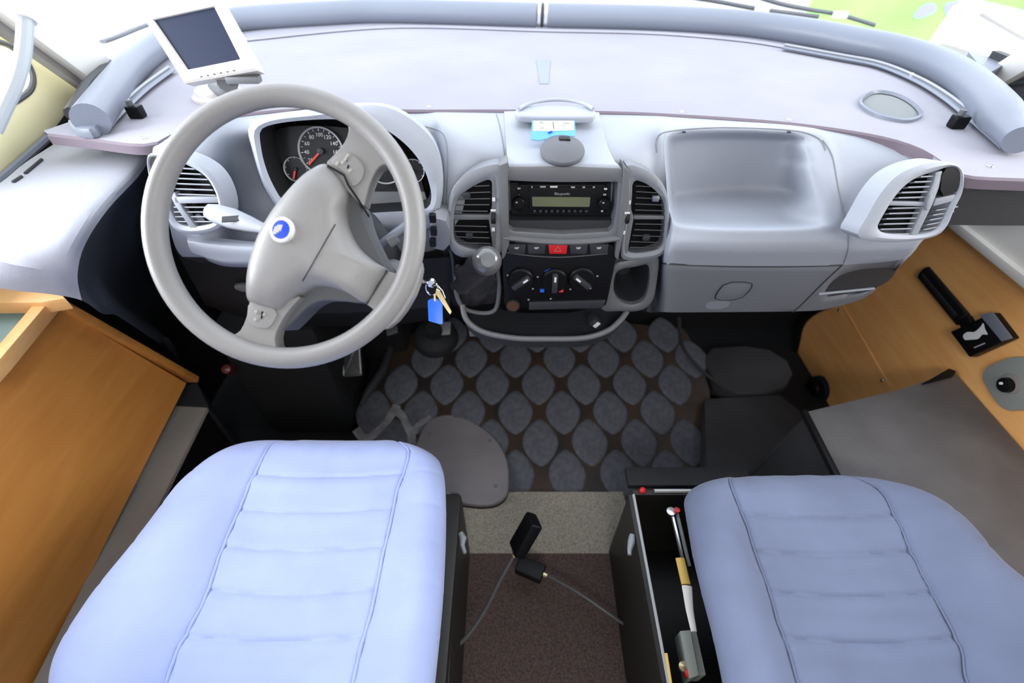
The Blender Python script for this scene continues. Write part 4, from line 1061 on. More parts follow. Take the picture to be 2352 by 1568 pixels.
def seat(name, label, mkey, zt, left, right, front_y, back_y, seams, cross, sink, pil, H_=.15):
    """left/right: functions v->(x) world, built as a bolstered cushion"""
    root = thing(name, label, 'seat', ((left(0) + right(0)) / 2, (front_y + back_y) / 2, 0))
    nu, nv = 150, 150; g = []
    H = H_
    for j in range(nv + 1):
        tj = j / nv; t = -.0 + tj
        row = []
        for i in range(nu + 1):
            a = i / nu * 2 - 1
            # superelliptic wrap: a in [-1,1]; side drop near ends
            sa = math.copysign(1 - (1 - min(abs(a) / .93, 1)) ** 1.0, a)
            ang = sa * .999
            y = front_y + (back_y - front_y) * t
            fr_drop = 0; tt = (front_y - y)
            L_, R_ = left(t), right(t)
            x = L_ + (R_ - L_) * (ang + 1) / 2
            edge = min(x - L_, R_ - x)
            er = .075
            drop = er * (1 - math.sqrt(max(0, 1 - (1 - min(edge / er, 1)) ** 2))) * .85
            fr_ = .085
            fd = fr_ * (1 - math.sqrt(max(0, 1 - (1 - min(tt / fr_, 1)) ** 2))) * .8
            u_ = (x - L_) / (R_ - L_)
            s0, s1 = seams[0](t), seams[1](t)
            bol = 0
            for sgn, s_ in ((1, s0), (-1, s1)):
                d_ = (s_ - u_) * sgn
                if d_ > 0: bol += .026 * math.sin(min(d_ / .16, 1) * PI / 2) * sstep(0, .25, t) * 1.0
            gro = sum(.0045 * math.exp(-((u_ - s_) * (R_ - L_) / .0035) ** 2) for s_ in (s0, s1))
            incen = sstep(s0 - .005, s0 + .005, u_) * (1 - sstep(s1 - .005, s1 + .005, u_))
            for cidx, cr_ in enumerate(cross):
                dist = (t - cr_ - .012 * math.sin((u_ - s0) / (s1 - s0) * PI)) * abs(back_y - front_y)
                gro += (.0045 * incen) * math.exp(-(dist / .0035) ** 2) - .003 * incen * math.exp(-((dist - .02) / .012) ** 2)
                gro += .003 * (1 - incen) * math.exp(-(dist / .004) ** 2) * sstep(.5, 1, abs(a)) * (1 if a > 0 else .5)
            wr = .0035 * noise.noise(V((x * 9, y * 22, zt * 9))) + .0020 * noise.noise(V((x * 30, y * 12, 3)))
            sag = -sink * math.exp(-((u_ - .5) / .35) ** 2) * sstep(.1, .6, t)
            z = zt - drop - fd + bol - gro + wr * incen + sag + .35 * wr + .05 * t
            if abs(a) > .93:
                k = (abs(a) - .93) / .07; z -= k * (H - .05); x -= math.copysign(.03 * k, a)
            row.append(V((x, y, z)))
        g.append(row)
    # front skirt
    f0 = [p + V(((root.location.x - p.x) * .04, -.015, -(p.z - (zt - H)) * 1.0)) for p in g[0]]
    f1 = [p.lerp(q, .5) + V((0, .012, 0)) for p, q in zip(g[0], f0)]
    g2 = [f0, f1] + g
    bk = [V((p.x, p.y, zt - H)) for p in g[-1]]
    b = MB(); b.loops(g2 + [bk], closed=False)
    n_ = nu + 1; o0 = len(b.v)
    cu = b.build('seat_cushion', M[mkey], root, ang=70)
    for s_ in (0, 1):
        pth = []
        for j in range(6, nv + 1, 3):
            t = j / nv; u_ = seams[s_](t); a = (u_ * 2 - 1) * .93; i = (a + 1) / 2 * nu; i0 = min(int(i), nu - 1); pth.append(g[j][i0].lerp(g[j][i0 + 1], i - i0) + V((0, 0, .0022)))
        b = MB(); b.tube(pth, pil, 6); b.build('piping', M[mkey], cu)
    # backrest standing behind the picture's lower edge
    b = MB(); L_, R_ = left(1), right(1); cx = (L_ + R_) / 2; hw_ = (R_ - L_) / 2
    ls = []
    for k in range(9):
        t = k / 8; y = back_y - .05 - .16 * t; z = zt + .02 + .5 * t; ww = hw_ * (.92 - .22 * t ** 3); th_ = .06 - .02 * t
        ls.append([V((cx + ww * math.copysign(abs(math.cos(a)) ** .5, math.cos(a)), y + th_ * math.copysign(abs(math.sin(a)) ** .7, math.sin(a)), z)) for a in [2 * PI * m_ / 36 for m_ in range(36)]])
    b.loops(ls, True, True); b.build('backrest', M[mkey], root, bevel=.0)
    return root, (zt - H)


def tabf(tab): return lambda t: interp(tab, t)


def xs_from(pts, z, fy, by):
    tab = []
    for (a, c, zz) in pts:
        p = P(a, c, z=zz); tab.append(((fy - p.y) / (fy - by), p.x))
    tab.sort(); cp = catmull([V((t, x, 0)) for t, x in tab], 8)
    tb = [(p.x, p.y) for p in cp]
    if tb[0][0] > 0: tb = [(0, tb[0][1])] + tb
    return tabf(tb)


ZD = .52
fyD = P(800, 1008, z=ZD - .045).y; byD = .02
DL = xs_from([(590, 1012, ZD - .06), (530, 1030, ZD - .05), (478, 1080, ZD - .05), (420, 1150, ZD - .05), (335, 1265, ZD - .04), (225, 1408, ZD - .03), (155, 1530, ZD - .02), (140, 1640, ZD - .01), (140, 1760, ZD)], 0, fyD, byD)
DR = xs_from([(960, 1022, ZD - .06), (1000, 1050, ZD - .05), (1018, 1080, ZD - .05), (1027, 1130, ZD - .05), (1030, 1230, ZD - .05), (1026, 1380, ZD - .05), (1014, 1540, ZD - .05), (1000, 1700, ZD - .05)], 0, fyD, byD)


def useam(L_, R_, pts, z, fy, by):
    tab = []
    for (a, c) in pts:
        p = P(a, c, z=z); t = (fy - p.y) / (fy - by); tab.append((t, (p.x - L_(t)) / (R_(t) - L_(t))))
    return tabf(sorted(tab))


sD = (useam(DL, DR, [(618, 1020), (590, 1090), (530, 1240), (480, 1400), (410, 1568), (370, 1680)], ZD, fyD, byD), useam(DL, DR, [(938, 1032), (915, 1130), (885, 1280), (860, 1420), (825, 1568), (800, 1680)], ZD, fyD, byD))
cD = [(fyD - P(760, v, z=ZD).y) / (fyD - byD) for v in (1092, 1174, 1262, 1362, 1470)]
drv, _ = seat('driver_seat', 'pale blue suede driver seat behind the steering wheel', 'fab1', ZD, DL, DR, fyD, byD, sD, cD, .008, .0028)
ZP = .60
fyP = P(1800, 1088, z=ZP - .045).y; byP = -.03
PL = xs_from([(1650, 1096, ZP - .06), (1595, 1112, ZP - .05), (1570, 1150, ZP - .05), (1568, 1200, ZP - .05), (1578, 1290, ZP - .05), (1600, 1400, ZP - .05), (1624, 1520, ZP - .05), (1650, 1700, ZP - .05)], 0, fyP, byP)
PR = xs_from([(1960, 1094, ZP - .06), (2060, 1120, ZP - .05), (2130, 1165, ZP - .05), (2200, 1240, ZP - .05), (2270, 1320, ZP - .04), (2352, 1400, ZP - .04), (2430, 1520, ZP - .03), (2470, 1700, ZP)], 0, fyP, byP)
sP = (useam(PL, PR, [(1680, 1100), (1712, 1220), (1745, 1330), (1772, 1440), (1808, 1568), (1850, 1700)], ZP, fyP, byP), useam(PL, PR, [(2010, 1110), (2050, 1200), (2095, 1300), (2138, 1400), (2190, 1568), (2240, 1700)], ZP, fyP, byP))
cP = [(fyP - P(1900, v, z=ZP).y) / (fyP - byP) for v in (1186, 1272, 1368, 1474)]
pas, _ = seat('passenger_seat', 'darker greyer blue suede passenger seat on the right', 'fab2', ZP, PL, PR, fyP, byP, sP, cP, .008, .0016, .12)
# seat boxes
b = MB(); b.box((-.36, .30, .18), (.48, .52, .36)); b.build('pedestal', M['iron'], drv, bevel=.01)
b = MB(); q = [P(1036, 1130, z=.34), P(1056, 1132, z=.34), P(1042, 1330, z=.34), P(1030, 1600, z=.34), P(1015, 1600, z=.34), P(1020, 1330, z=.34)]; b.prism(q, (0, 0, -.33)); b.build('side_plate', M['iron'], drv)
b = MB(); b.tube([P(1034, 1133, z=.345), P(1055, 1134, z=.345), P(1050, 1200, z=.345), P(1040, 1330, z=.345)], .0022, 6); b.build('plate_edge', M['stack'], drv)
# passenger pedestal: open black box, front-left corner visible
zb = .36
bx = thing('seat_pedestal', 'open black metal pedestal under the passenger seat', 'seat base', P(1560, 1350, z=0))
oL, oR = PP([(1440, 1134), (1610, 1134)], z=zb); 
wallpts = [(1448, 1136), (1540, 1640)]
A_, B_ = P(1455, 1136, z=zb), P(1560, 1700, z=zb)
dirn = (B_ - A_).normalized(); nx = V((dirn.y, -dirn.x, 0)) * -1
if nx.x > 0: nx = -nx
b = MB(); b.prism([A_, B_, B_ + V((0, 0, -zb + .01)), A_ + V((0, 0, -zb + .01))], nx * .012); b.build('side_wall', M['iron'], bx)
b = MB(); b.prism([A_, A_ + V((.5, 0, 0)), A_ + V((.5, 0, -zb + .01)), A_ + V((0, 0, -zb + .01))], (0, .012, 0)); b.build('front_wall', M['iron'], bx)
b = MB(); b.prism([A_ + V((0, 0, -zb + .03)), A_ + V((.5, 0, -zb + .03)), B_ + V((.4, 0, -zb + .03)), B_ + V((0, 0, -zb + .03))], (0, 0, -.005)); b.build('bottom_plate', M['black'], bx)
b = MB(); b.tube([A_ + V((.0, 0, .001)), B_ + V((0, 0, .001))], .0032, 6); b.build('wall_edge', M['markg'], bx)
b = MB(); b.tube([A_ + V((.05, .008, .004)), A_ + V((.35, .008, .004))], .0045, 6); b.build('front_bar', M['steel'], bx)
b = MB(); b.box(A_ + V((.14, .045, .0)), (.30, .05, .018)); b.build('front_cross_member', M['blackm'], bx, bevel=.004)
b = MB(); b.lathe([(.007, 0), (.007, .008), (.004, .011), (.0001, .011)], P(1475, 1128, z=zb), (0, 0, 1), 14); b.build('release_tab', M['red'], bx, label='small red tab')
b = MB(); k = P(1548, 1640, z=zb); b.tube([P(1530, 1500, z=zb + .003), P(1552, 1640, z=zb + .003)], .003, 6); b.build('brass_edge', M['yellow'], bx)
# things lying in the pedestal beside the cushion
sl = thing('slide_rail', 'slim metal seat slide rail in the open passenger pedestal', 'rail', P(1556, 1220, z=.30))
for k, dx in enumerate((0, 12)):
    b = MB(); b.tube([P(1540 + dx, 1166, z=.34), P(1572 + dx, 1300, z=.33)], .0042, 6); b.build('rail_bar', M['steel'] if k == 0 else M['stack'], sl)
b = MB(); b.lathe([(.010, 0), (.010, .006), (.0001, .007)], P(1540, 1176, z=.345), (0, 0, 1), 14); b.build('rail_end', M['steel'], sl)
b = MB(); b.lathe([(.006, 0), (.006, .008), (.0001, .009)], P(1554, 1174, z=.35), (0, 0, 1), 12); b.build('red_button', M['red'], sl)
b = MB(); b.tube([P(1562, 1282, z=.335), P(1576, 1342, z=.335)], .010, 10, flat=.5); solo(b, 'yellow_tube', M['yellow'], 'short yellow label tube in the open passenger pedestal', 'tube')
b = MB(); b.tube([P(1578, 1346, z=.335), P(1584, 1400, z=.335), P(1594, 1450, z=.335)], [.011, .008, .006], 10, flat=.5); solo(b, 'white_lever', M['whitep'], 'white plastic lever between yellow tube and grey bracket beside passenger seat', 'lever')
b = MB(); q = PP([(1562, 1448), (1586, 1446), (1606, 1550), (1584, 1558)], z=.345); b.prism(q, (0, 0, -.05)); q = PP([(1586, 1446), (1600, 1450), (1622, 1550), (1606, 1552)], z=.335); b.prism(q, (0, 0, -.05)); solo(b, 'plastic_bracket', M['greyp'], 'green grey plastic bracket low beside the passenger seat', 'bracket', bevel=.002)
b = MB(); b.lathe([(.007, 0), (.007, .01), (.0001, .012)], P(1578, 1548, z=.33), (0, 0, 1), 12); solo(b, 'red_cap', M['red'], 'tiny red cap at the lower end of the grey bracket', 'cap')
b = MB(); b.lathe([(.009, 0), (.009, .008), (.0001, .010)], P(1568, 1532, z=.325), (0, 0, 1), 12); solo(b, 'brown_cap', M['brass'], 'tiny brown cap beside the red cap', 'cap')
b = MB(); b.lathe([(.007, 0), (.006, .007), (.0001, .009)], P(1484, 1490, z=.03), (0, 0, 1), 12); solo(b, 'floor_bolt', M['brass'], 'orange brown bolt on the carpet at the pedestal foot', 'bolt')
# recliner levers (pale hooks)
for pts, lab in (([(1058, 1224), (1064, 1236), (1062, 1252), (1068, 1270)], 'pale grey hook lever on the driver seat side'), ([(1452, 1228), (1450, 1244), (1446, 1262), (1446, 1274)], 'pale grey hook lever on the passenger pedestal side')):
    z_ = .352
    b = MB(); b.tube(PP(pts, z=z_), [.006, .008, .005, .004], 10); solo(b, 'hook_lever', M['lever'], lab, 'lever')
# seat belt buckles
bk1 = thing('seat_belt_buckle', 'upright black seat belt buckle on a stalk from the driver seat', 'buckle', P(1040, 1500, z=.05), group=None)
A = P(1188, 1262, z=.30); B = P(1226, 1196, z=.36)
dv = (B - A).normalized(); sdv = dv.cross(V((0, .5, 1))).normalized(); nn_ = sdv.cross(dv)
b = MB(); R = Matrix((sdv, nn_, dv)).transposed(); b.box((A + B) / 2 , (.052, .028, (B - A).length + .01), R); b.build('buckle_body', M['black'], bk1, bevel=.006, seg=3)
b = MB(); b.box((A + B) / 2 - nn_ * .0 + sdv * .008 + (CAM - A).normalized() * .0135, (.0015, .0015, (B - A).length * .95), R); b.build('buckle_seam', M['charcoal'], bk1)
b = MB(); b.tube([P(1194, 1252, z=.30), P(1180, 1276, z=.28)], .0065, 10); b.build('ferrule', M['brass'], bk1)
b = MB(); b.tube(catmull([P(1180, 1276, z=.28), P(1150, 1330, z=.24), P(1110, 1408, z=.18), P(1066, 1468, z=.14), P(1020, 1500, z=.12)], 6), [.005] * 12 + [.0055] * 13, 8); b.build('stalk', M['rubber'], bk1)
bk2 = thing('seat_belt_buckle', 'lower black seat belt buckle lying with its stalk towards the passenger seat', 'buckle', P(1215, 1300, z=.02))
A = P(1192, 1296, z=.10); B = P(1244, 1318, z=.10)
dv = (B - A).normalized(); sdv = dv.cross(V((0, 0, 1))).normalized(); R = Matrix((sdv, V((0, 0, 1)), dv)).transposed()
b = MB(); b.box((A + B) / 2, (.045, .028, (B - A).length + .01), R); b.build('buckle_body', M['black'], bk2, bevel=.006, seg=3)
b = MB(); b.tube([P(1240, 1314, z=.105), P(1256, 1322, z=.105)], .006, 10); b.build('ferrule', M['brass'], bk2)
b = MB(); b.tube(catmull([P(1256, 1320, z=.10), P(1330, 1362, z=.11), P(1400, 1410, z=.10), P(1460, 1452, z=.07), P(1500, 1482, z=.04)], 5), .0042, 8); b.build('stalk', M['rubber'], bk2)

# ------------------------------------------------------------------ left wooden cabinet
XA = -.98
zt_, zbm = .775, .262
wc = thing('side_cabinet', 'orange brown wooden side cabinet left of the driver seat', 'cabinet', (XA, .5, zbm))
pts = [P(104, 690, x=XA), P(428, 880, x=XA), P(80, 1568, x=XA), P(-40, 1800, x=XA), P(-200, 1000, x=XA), P(0, 820, x=XA)]
b = MB(); b.prism(pts, (-.02, 0, 0)); b.build('side_panel', M['wood'], wc)
# front batten
A, B = P(96, 678, x=XA + .0), P(446, 872, x=XA + .0)
b = MB(); d_ = (B - A).normalized(); R = Matrix((d_, V((1, 0, 0)), d_.cross(V((1, 0, 0))))).transposed(); b.box((A + B) / 2 + V((-.02, .0, 0)), ((B - A).length, .07, .020), R); b.build('front_batten', M['wood'], wc, bevel=.004)
# light top frame around a mint lined pocket
zt2 = .80
fro = chaikin([P(a, c, z=zt2) for a, c in ((-60, 652), (90, 652), (130, 664), (160, 690), (104, 690), (60, 668 + 14), (-60, 680))], 1)
b = MB(); b.prism(PP([(-80, 650), (95, 650), (128, 660), (150, 684), (112, 690), (92, 694), (-80, 696)], z=zt2), (0, 0, -.03)); b.build('top_frame', M['woodhi'], wc, bevel=.004)
b = MB(); b.prism(PP([(84, 688), (114, 690), (0, 824), (-60, 890), (-80, 870), (-12, 800)], z=zt2 - .01), (0, 0, -.03)); b.build('top_rail', M['woodhi'], wc, bevel=.004)
b = MB(); b.prism(PP([(-120, 690), (92, 692), (0, 810), (-80, 900)], z=zt2 - .05), (0, 0, -.01)); b.build('pocket_bottom', M['mint'], wc)
# kick strip
b = MB(); b.prism([P(a, c, z=.255) for a, c in ((404, 932), (476, 936), (320, 1250), (190, 1600), (60, 1600), (240, 1250))], (0, 0, -.012)); kt = b
kb = thing('kick_box', 'grey carpeted ledge along the foot of the wooden cabinet', 'ledge', (-.9, .5, 0)); kt.build('ledge_top', M['kick'], kb)
b = MB(); b.prism([P(a, c, z=.243) for a, c in ((404, 936), (472, 940), (316, 1250), (186, 1600), (64, 1600), (242, 1250))], (0, 0, -.243)); b.build('ledge_body', M['black'], kb)
b = MB(); b.prism([P(a, c, z=.25) for a, c in ((428, 884), (452, 880), (480, 936), (404, 930))], (0, 0, -.24)); solo(b, 'ledge_end', M['charcoal'], 'dark end block between cabinet foot and footwell', 'block')

# ------------------------------------------------------------------ right wall: wooden panel, black step box, white sill
wr = thing('wooden_wall', 'light orange wooden side panel right of the passenger seat', 'panel', (XR, .8, .0))
zw = .748
o = [P(1800, 952, x=XR), P(1820, 860, x=XR), P(1836, 790, x=XR), P(1848, 745, x=XR), P(1880, 716, x=XR), P(1960, 680, x=XR), P(2070, 580, x=XR), P(2130, 500, x=XR), P(2160, 470, x=XR)]
o = catmull(o, 4)
pts = o + [V((XR, 1.15, zw)), V((XR, .1, zw)), V((XR, .1, .2)), V((XR, .5, .02))]
b = MB(); b.prism(pts, (.02, 0, 0)); b.build('wood_board', M['woodr'], wr)
b = MB(); b.tube([p + V((-.006, .004, 0)) for p in o[:26]], .010, 6); b.build('black_seal', M['black'], wr)
b = MB(); jj = [P(a, c, x=XR - .001) for a, c in ((1930, 690), (2045, 888))]; b.tube(jj, .0012, 5); b.build('board_joint', M['woodhi'], wr)
for a in ((1927, 712), (2026, 873)):
    b = MB(); b.lathe([(.006, 0), (.006, .001), (.004, .003), (.0001, .0035)], P(*a, x=XR), (-1, 0, 0), 14); b.build('screw', M['steel'], wr)
# white sill and upper wall
ws = thing('white_sill', 'white laminated wall and sill above the right wooden panel', 'sill', (XR, .8, zw))
b = MB(); b.prism([V((XR - .012, 1.32, zw)), V((XR - .012, .2, zw)), V((XR - .012, .2, 1.0)), P(2352, 419, x=XR - .012), P(2200, 419, x=XR - .012), V((XR - .012, 1.32, .80))], (.03, 0, 0)); b.build('wall_board', M['white'], ws)
b = MB(); b.box((XR - .018, .72, zw + .010), (.022, 1.1, .022)); b.build('lower_edge', M['white'], ws, bevel=.004)
b = MB(); b.tube([P(2198, 417, x=XR - .013), P(2352, 417, x=XR - .013), P(2500, 417, x=XR - .013)], .004, 6); b.build('wood_edge', M['woodr'], ws)
b = MB(); b.prism(chaikin(PP([(2334, 443), (2352, 438), (2380, 440), (2370, 458)], x=XR - .0135), 1), (-.004, 0, 0)); b.build('catch', M['stack'], ws)
b = MB(); b.box((XR + .02, .8, 1.05), (.02, 1.1, .10)); struct(b, 'trim_2', M['charcoal'])
# black strap grip, black socket box, knob plate, round knob on wood
XF = XR
g_ = thing('grip_strip', 'long black rounded grip strip on the right wooden panel', 'handle', P(2165, 680, x=XF))
b = MB(); A, B = P(2120, 624, x=XF - .006), P(2214, 736, x=XF - .006); b.tube([A - (B - A) * .0, A + (B - A) * .02, B - (B - A) * .02, B], [.017, .022, .022, .017], 16, flat=.5, up=(1, 0, 0)); b.build('strip', M['black'], g_)
b = MB(); b.tube([A + (B - A) * .08 + V((-.012, 0, 0)), B - (B - A) * .08 + V((-.012, 0, 0))], .007, 8, flat=.5, up=(1, 0, 0)); b.build('inner_groove', M['blackm'], g_)
b = MB(); b.box(P(2222, 742, x=XF - .008), (.016, .03, .03), Matrix.Rotation(.3, 3, 'X')); b.build('strip_end', M['black'], g_, bevel=.004)
bxx = thing('belt_guide_box', 'black square box with silver emblem on the right wooden panel', 'box', P(2250, 770, x=XF))
b = MB(); q = PP([(2182, 762), (2278, 718), (2322, 776), (2226, 820)], x=XF - .022); b.prism(q, (.022, 0, 0)); b.build('housing', M['black'], bxx, bevel=.003)
b = MB(); q = PP([(2250, 724), (2278, 716), (2324, 776), (2300, 784)], x=XF - .023); b.prism(q, (.004, 0, 0)); b.build('edge_plate', M['rail'], bxx, bevel=.001)
b = MB(); q = catmull(PP([(2212, 770), (2222, 762), (2238, 762), (2252, 750), (2258, 742), (2262, 756), (2268, 768), (2256, 768), (2246, 778), (2228, 780), (2216, 780)], x=XF - .0228), 3, True); b.prism(q, (.002, 0, 0)); b.build('silver_emblem', M['markw'], bxx)
b = MB(); b.tube(PP([(2238, 798), (2262, 788)], x=XF - .0228), .0018, 5); b.build('small_mark', M['markg'], bxx)
kp = thing('knob_plate', 'grey rounded plate with a black push knob on the right wooden panel', 'plate', P(2320, 880, x=XF))
b = MB(); q = chaikin(PP([(2248, 856), (2290, 828), (2352, 814), (2420, 850), (2440, 930), (2330, 944), (2300, 940), (2270, 900)], x=XF - .010), 2); b.prism(q, (.010, 0, 0)); b.build('plate', M['greyp'], kp, bevel=.003)
b = MB(); b.lathe([(.024, 0), (.024, .003), (.020, .004), (.0001, .004)], P(2322, 881, x=XF - .010), (-1, 0, 0), 30); b.build('collar', M['kick'], kp)
b = MB(); b.lathe([(.018, .004), (.017, .014), (.012, .016), (.0001, .014)], P(2318, 884, x=XF - .010), (-1, 0, 0), 26); b.build('knob', M['black'], kp)
b = MB(); b.lathe([(.0035, .014), (.003, .018), (.0001, .019)], P(2314, 880, x=XF - .012), (-1, 0, 0), 14); b.build('knob_highlight', M['markw'], kp)  # painted glint: white stud where the black knob catches the light
rk = thing('round_socket', 'round black ribbed knob low on the wooden panel above the step', 'knob', P(1876, 900, x=XF))
c = P(1885, 893, x=XF)
b = MB(); b.lathe([(.052, 0), (.050, .018), (.044, .024), (.0001, .024)], c, (-1, -.2, .1), 34); b.build('base', M['blackm'], rk)
b = MB(); b.lathe([(.036, .02), (.034, .042), (.028, .046), (.0001, .046)], c, (-1, -.2, .1), 34); b.build('cap', M['black'], rk)
# step box
zs = .47
sb = thing('step_box', 'dark grey vinyl covered box in front of and beside the passenger seat', 'box', (.95, .5, 0))
top = [P(1850, 945, z=zs), P(2060, 895, z=zs), P(2195, 852, z=zs)]
pr = V((XR - .004, top[2].y, 0))
tp = [V((p.x, p.y, zs)) for p in top[:2]] + [V((XR - .004, top[2].y + .0, zs)), V((XR - .004, -.2, zs)), V((P(1910, 1085, z=zs).x - .01, -.2, zs))]
b = MB(); b.prism(tp, (0, 0, -.02)); b.build('lid', M['boxtop'], sb, bevel=.004)
x0 = tp[0].x; x1 = tp[-1].x
b = MB(); b.prism([V((x0 + .004, tp[0].y - .004, zs - .02)), V((x1 + .004, -.2, zs - .02)), V((x1 + .004, -.2, 0.01)), V((x0 + .004, tp[0].y + .06, 0.01))], (.015, 0, 0)); b.build('side_face', M['boxside'], sb)
b = MB(); b.prism([tp[0] + V((.004, -.004, -.02)), tp[2] + V((0, -.004, -.02)), V((tp[2].x, tp[2].y + .05, .01)), V((tp[0].x, tp[0].y + .06, .01))], (0, -.015, 0)); b.build('front_face', M['boxside'], sb)
b = MB(); b.tube([tp[0] + V((-.004, 0, 0)), V((x1 - .004, -.2, zs))], .009, 8); b.build('edge_strip', M['black'], sb)
b = MB(); b.prism(PP([(2120, 880), (2180, 846), (2196, 852), (2190, 862)], z=zs + .008), (0, 0, -.010)); b.build('hinge', M['black'], sb)
# dark lower footwell block right
b = MB(); b.prism([P(a, c, z=.10) for a, c in ((1618, 915), (1790, 905), (1860, 960), (1930, 1200), (1640, 1200), (1622, 1050))], (0, 0, -.09)); solo(b, 'footwell_step', M['boxside'], 'low black vinyl footwell step left of the grey box', 'step', bevel=.006)
# heater duct, cables in right footwell
b = MB(); b.tube(catmull([P(1560, 730, y=1.15), P(1566, 790, y=1.15), P(1600, 840, y=1.12), P(1660, 890, y=1.08)], 5), .006, 8); solo(b, 'cable', M['charcoal'], 'thin black cable curving in the right footwell', 'cable')
b = MB(); b.prism(chaikin([P(1600, 800, z=.10), P(1750, 790, z=.16), P(1830, 840, z=.16), P(1800, 905, z=.10), P(1660, 905, z=.10)], 1), (0, 0, -.08)); solo(b, 'toe_board', M['boxside'], 'dim dark toe board low in the right footwell', 'board', bevel=.01)

# ------------------------------------------------------------------ monitor
mz = P(520, 165, z=1.16)
MN = V((-.15, -1, .55)).normalized()
MPn = (P(470, 100, y=.99), MN)
mon = thing('reversing_monitor', 'white framed monitor with dark blank screen on the left of the shelf', 'monitor', P(520, 235, z=Z_SHELF))
fo = PP([(328, 38), (505, 8), (592, 162), (425, 192)], pl=MPn)
fi = PP([(354, 46), (492, 16), (552, 136), (432, 160)], pl=MPn)
def sub(q, n=10): return [q[i].lerp(q[(i + 1) % 4], k / n) for i in range(4) for k in range(n)]
o_, i_ = sub(fo), sub(fi)
b = MB(); b.loops([[p - MN * .022 for p in o_], o_, [a.lerp(c, .15) + MN * .003 for a, c in zip(o_, i_)], [a.lerp(c, .9) + MN * .002 for a, c in zip(o_, i_)], i_, [p - MN * .003 for p in i_]], cap0=True); b.build('frame', M['offw'], mon)
b = MB(); b.prism([p - MN * .002 for p in fi], -MN * .003); b.build('screen', M['screen'], mon)
for k in range(6):
    t = .25 + .1 * k; c = P(425 + 150 * t, 183 - 28 * t, pl=off(MPn, .003)); b = MB(); b.box(c, (.004, .002, .002)); b.build('button', M['stack'], mon)
bc = P(505, 222, z=Z_SHELF)
b = MB(); b.lathe([(.055, 0), (.055, .006), (.048, .010), (.046, .018), (.04, .022), (.0001, .024)], bc, (0, 0, 1), 40); b.build('base', M['offw'], mon)
b = MB(); nk = P(520, 190, pl=off(MPn, -.015)); b.tube([bc + V((0, .005, .015)), bc.lerp(nk, .5) + V((0, .01, 0)), nk + V((0, .005, 0))], [.02, .014, .018], 14); b.build('neck', M['stack'], mon)
b = MB(); b.box(P(560, 182, pl=off(MPn, -.012)), (.06, .02, .012)); b.build('bracket', M['stack'], mon, bevel=.003)

# ------------------------------------------------------------------ outside
b = MB(); b.box((0, 12, -.65), (80, 60, .1)); gr = struct(b, 'ground', M['ground'])
gn = thing('painted_hoarding', 'bright green hoarding with violet lettering outside the windscreen at right', 'hoarding', (4.2, 6, -.6))
b = MB(); b.box((4.9, 6.0, .5), (3.6, .06, 2.2)); b.build('board', M['green'], gn)
def gp_(pts): return PP(pts, y=5.96)
for q in ([(2100, 36), (2120, 14), (2145, 8), (2150, 24), (2125, 38), (2105, 42)], [(2170, 12), (2200, 4), (2222, 10), (2196, 22), (2184, 48), (2170, 84), (2160, 82), (2174, 42)], [(2190, 40), (2208, 30), (2204, 42), (2186, 60)]):
    b = MB(); b.prism(catmull(gp_(q), 3, True), (0, .01, 0)); b.build('lettering', M['violet'], gn)
# side mirror outside on the right
MM = (P(2262, 82, d=2.0), V((-.25, -1, .35)).normalized())
mi = thing('side_mirror', 'large white exterior mirror housing with mirror glass at the upper right', 'mirror', P(2262, 150, d=2.0))
fo = PP([(2160, 100), (2232, -4), (2420, 40), (2420, 190), (2330, 150)], pl=MM)
hs = PP([(2190, 102), (2254, 28), (2352, 84), (2420, 120), (2400, 180), (2330, 138), (2300, 142)], pl=MM)
b = MB(); ringmesh(b, resample(fo, 60), resample(hs, 60), MM[1], .03, .12, 60, .006); b.build('housing', M['whitep'], mi)
b = MB(); b.prism([p - MM[1] * .02 for p in hs], -MM[1] * .004); b.build('mirror_glass', M['mirror'], mi)
b = MB(); b.tube(PP([(2232, -4), (2210, -60), (2180, -120)], d=2.05), .04, 10); b.build('arm', M['whitep'], mi)
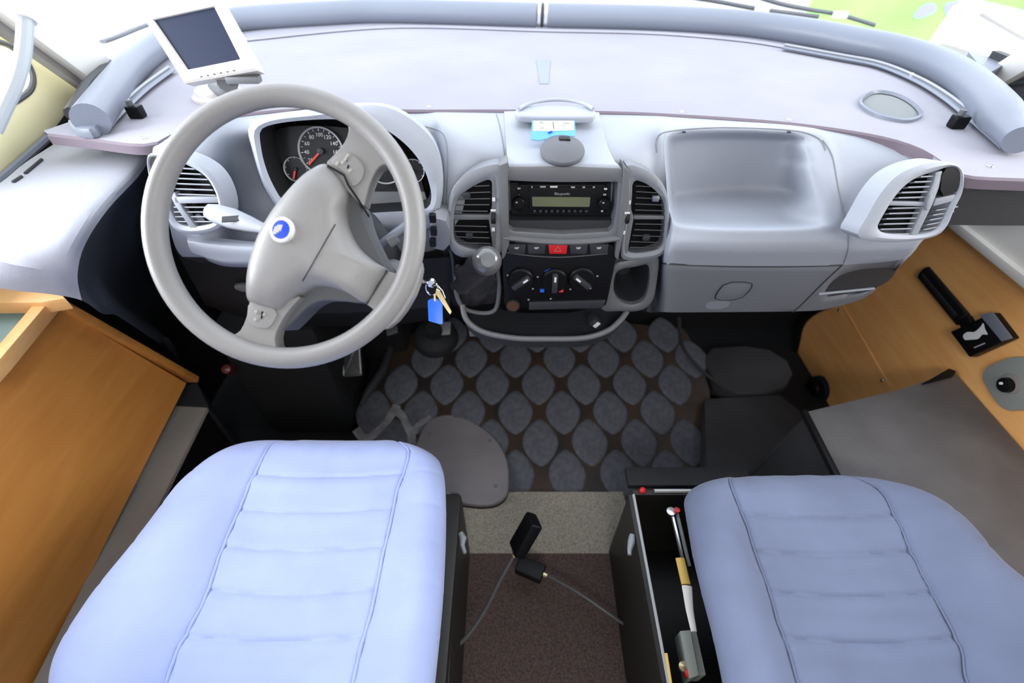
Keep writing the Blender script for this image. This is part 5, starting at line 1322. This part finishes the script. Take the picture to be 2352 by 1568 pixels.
# right A pillar (white)
pr_ = thing('pillar_trim', 'white windscreen pillar beam at the right edge of the picture', 'pillar', P(2280, 190, x=1.12))
A, B = P(2262, 196, x=1.20), P(2480, 66, x=1.16); dr = (B - A).normalized(); sd = dr.cross(V((1, 0, 0))).normalized(); R = Matrix((dr, V((1, 0, 0)), sd)).transposed()
b = MB(); b.box((A + B) / 2, ((B - A).length, .03, .06), R); b.build('beam', M['whitep'], pr_, bevel=.01)
xr2 = 1.24
b = MB(); b.prism([P(a, c, x=xr2) for a, c in ((2290, 222), (2352, 190), (2560, 60), (2700, 300), (2560, 380), (2352, 330), (2310, 262))], (.02, 0, 0)); solo(b, 'cab_side_lining', M['creamhi'], 'pale cream side lining behind the right end of the rail', 'wall lining')
# wipers
for i, (pts, lab) in enumerate((([(1700, -20), (1790, 8), (1860, 22), (1930, 34), (2010, 58)], 'dark windscreen wiper blade outside in front of the green hoarding'), ([(1380, -22), (1480, -12), (1600, -4), (1750, 22), (1880, 38)], 'long grey windscreen wiper arm outside the windscreen'))):
    wp = thing('wiper', lab, 'wiper', P(*pts[2], d=1.75))
    b = MB(); b.tube(catmull(PP(pts, d=1.75), 5), .007, 8); b.build('blade', M['hose'], wp)
    b = MB(); b.box(P(*pts[3], d=1.74), (.05, .02, .02)); b.build('clip', M['whitep'], wp, bevel=.003)
# scuttle outside the left end of the rail
b = MB(); b.tube(catmull(PP([(236, 96), (270, 84), (330, 60), (420, 30)], z=Z_SHELF + .02), 5), .012, 8, flat=.4); solo(b, 'scuttle_seal', M['hose'], 'dark rubber seal outside the left end of the rail', 'seal')
b = MB(); b.prism(PP([(2225, 120), (2320, 140), (2275, 166), (2250, 150)], z=Z_SHELF + .03), (0, 0, -.02)); solo(b, 'corner_gusset', M['rail'], 'grey corner gusset between rail and right pillar', 'gusset')
for cat_, grp in (('clip', 'blind clips on the shelf'), ('track', 'blind tracks beside the rail'), ('pedal', 'pedals under the steering wheel'), ('buckle', 'seat belt buckles between the seats'), ('wiper', 'wipers outside the windscreen')):
    for o in bpy.data.objects:
        if o.get('category') == cat_ and o.name != 'clip_bar': o['group'] = grp
for o in bpy.data.objects:
    if o.name.startswith('hook_lever'): o['group'] = 'hook levers of the seats'
for o in bpy.data.objects:
    if '_o' in o: del o['_o']
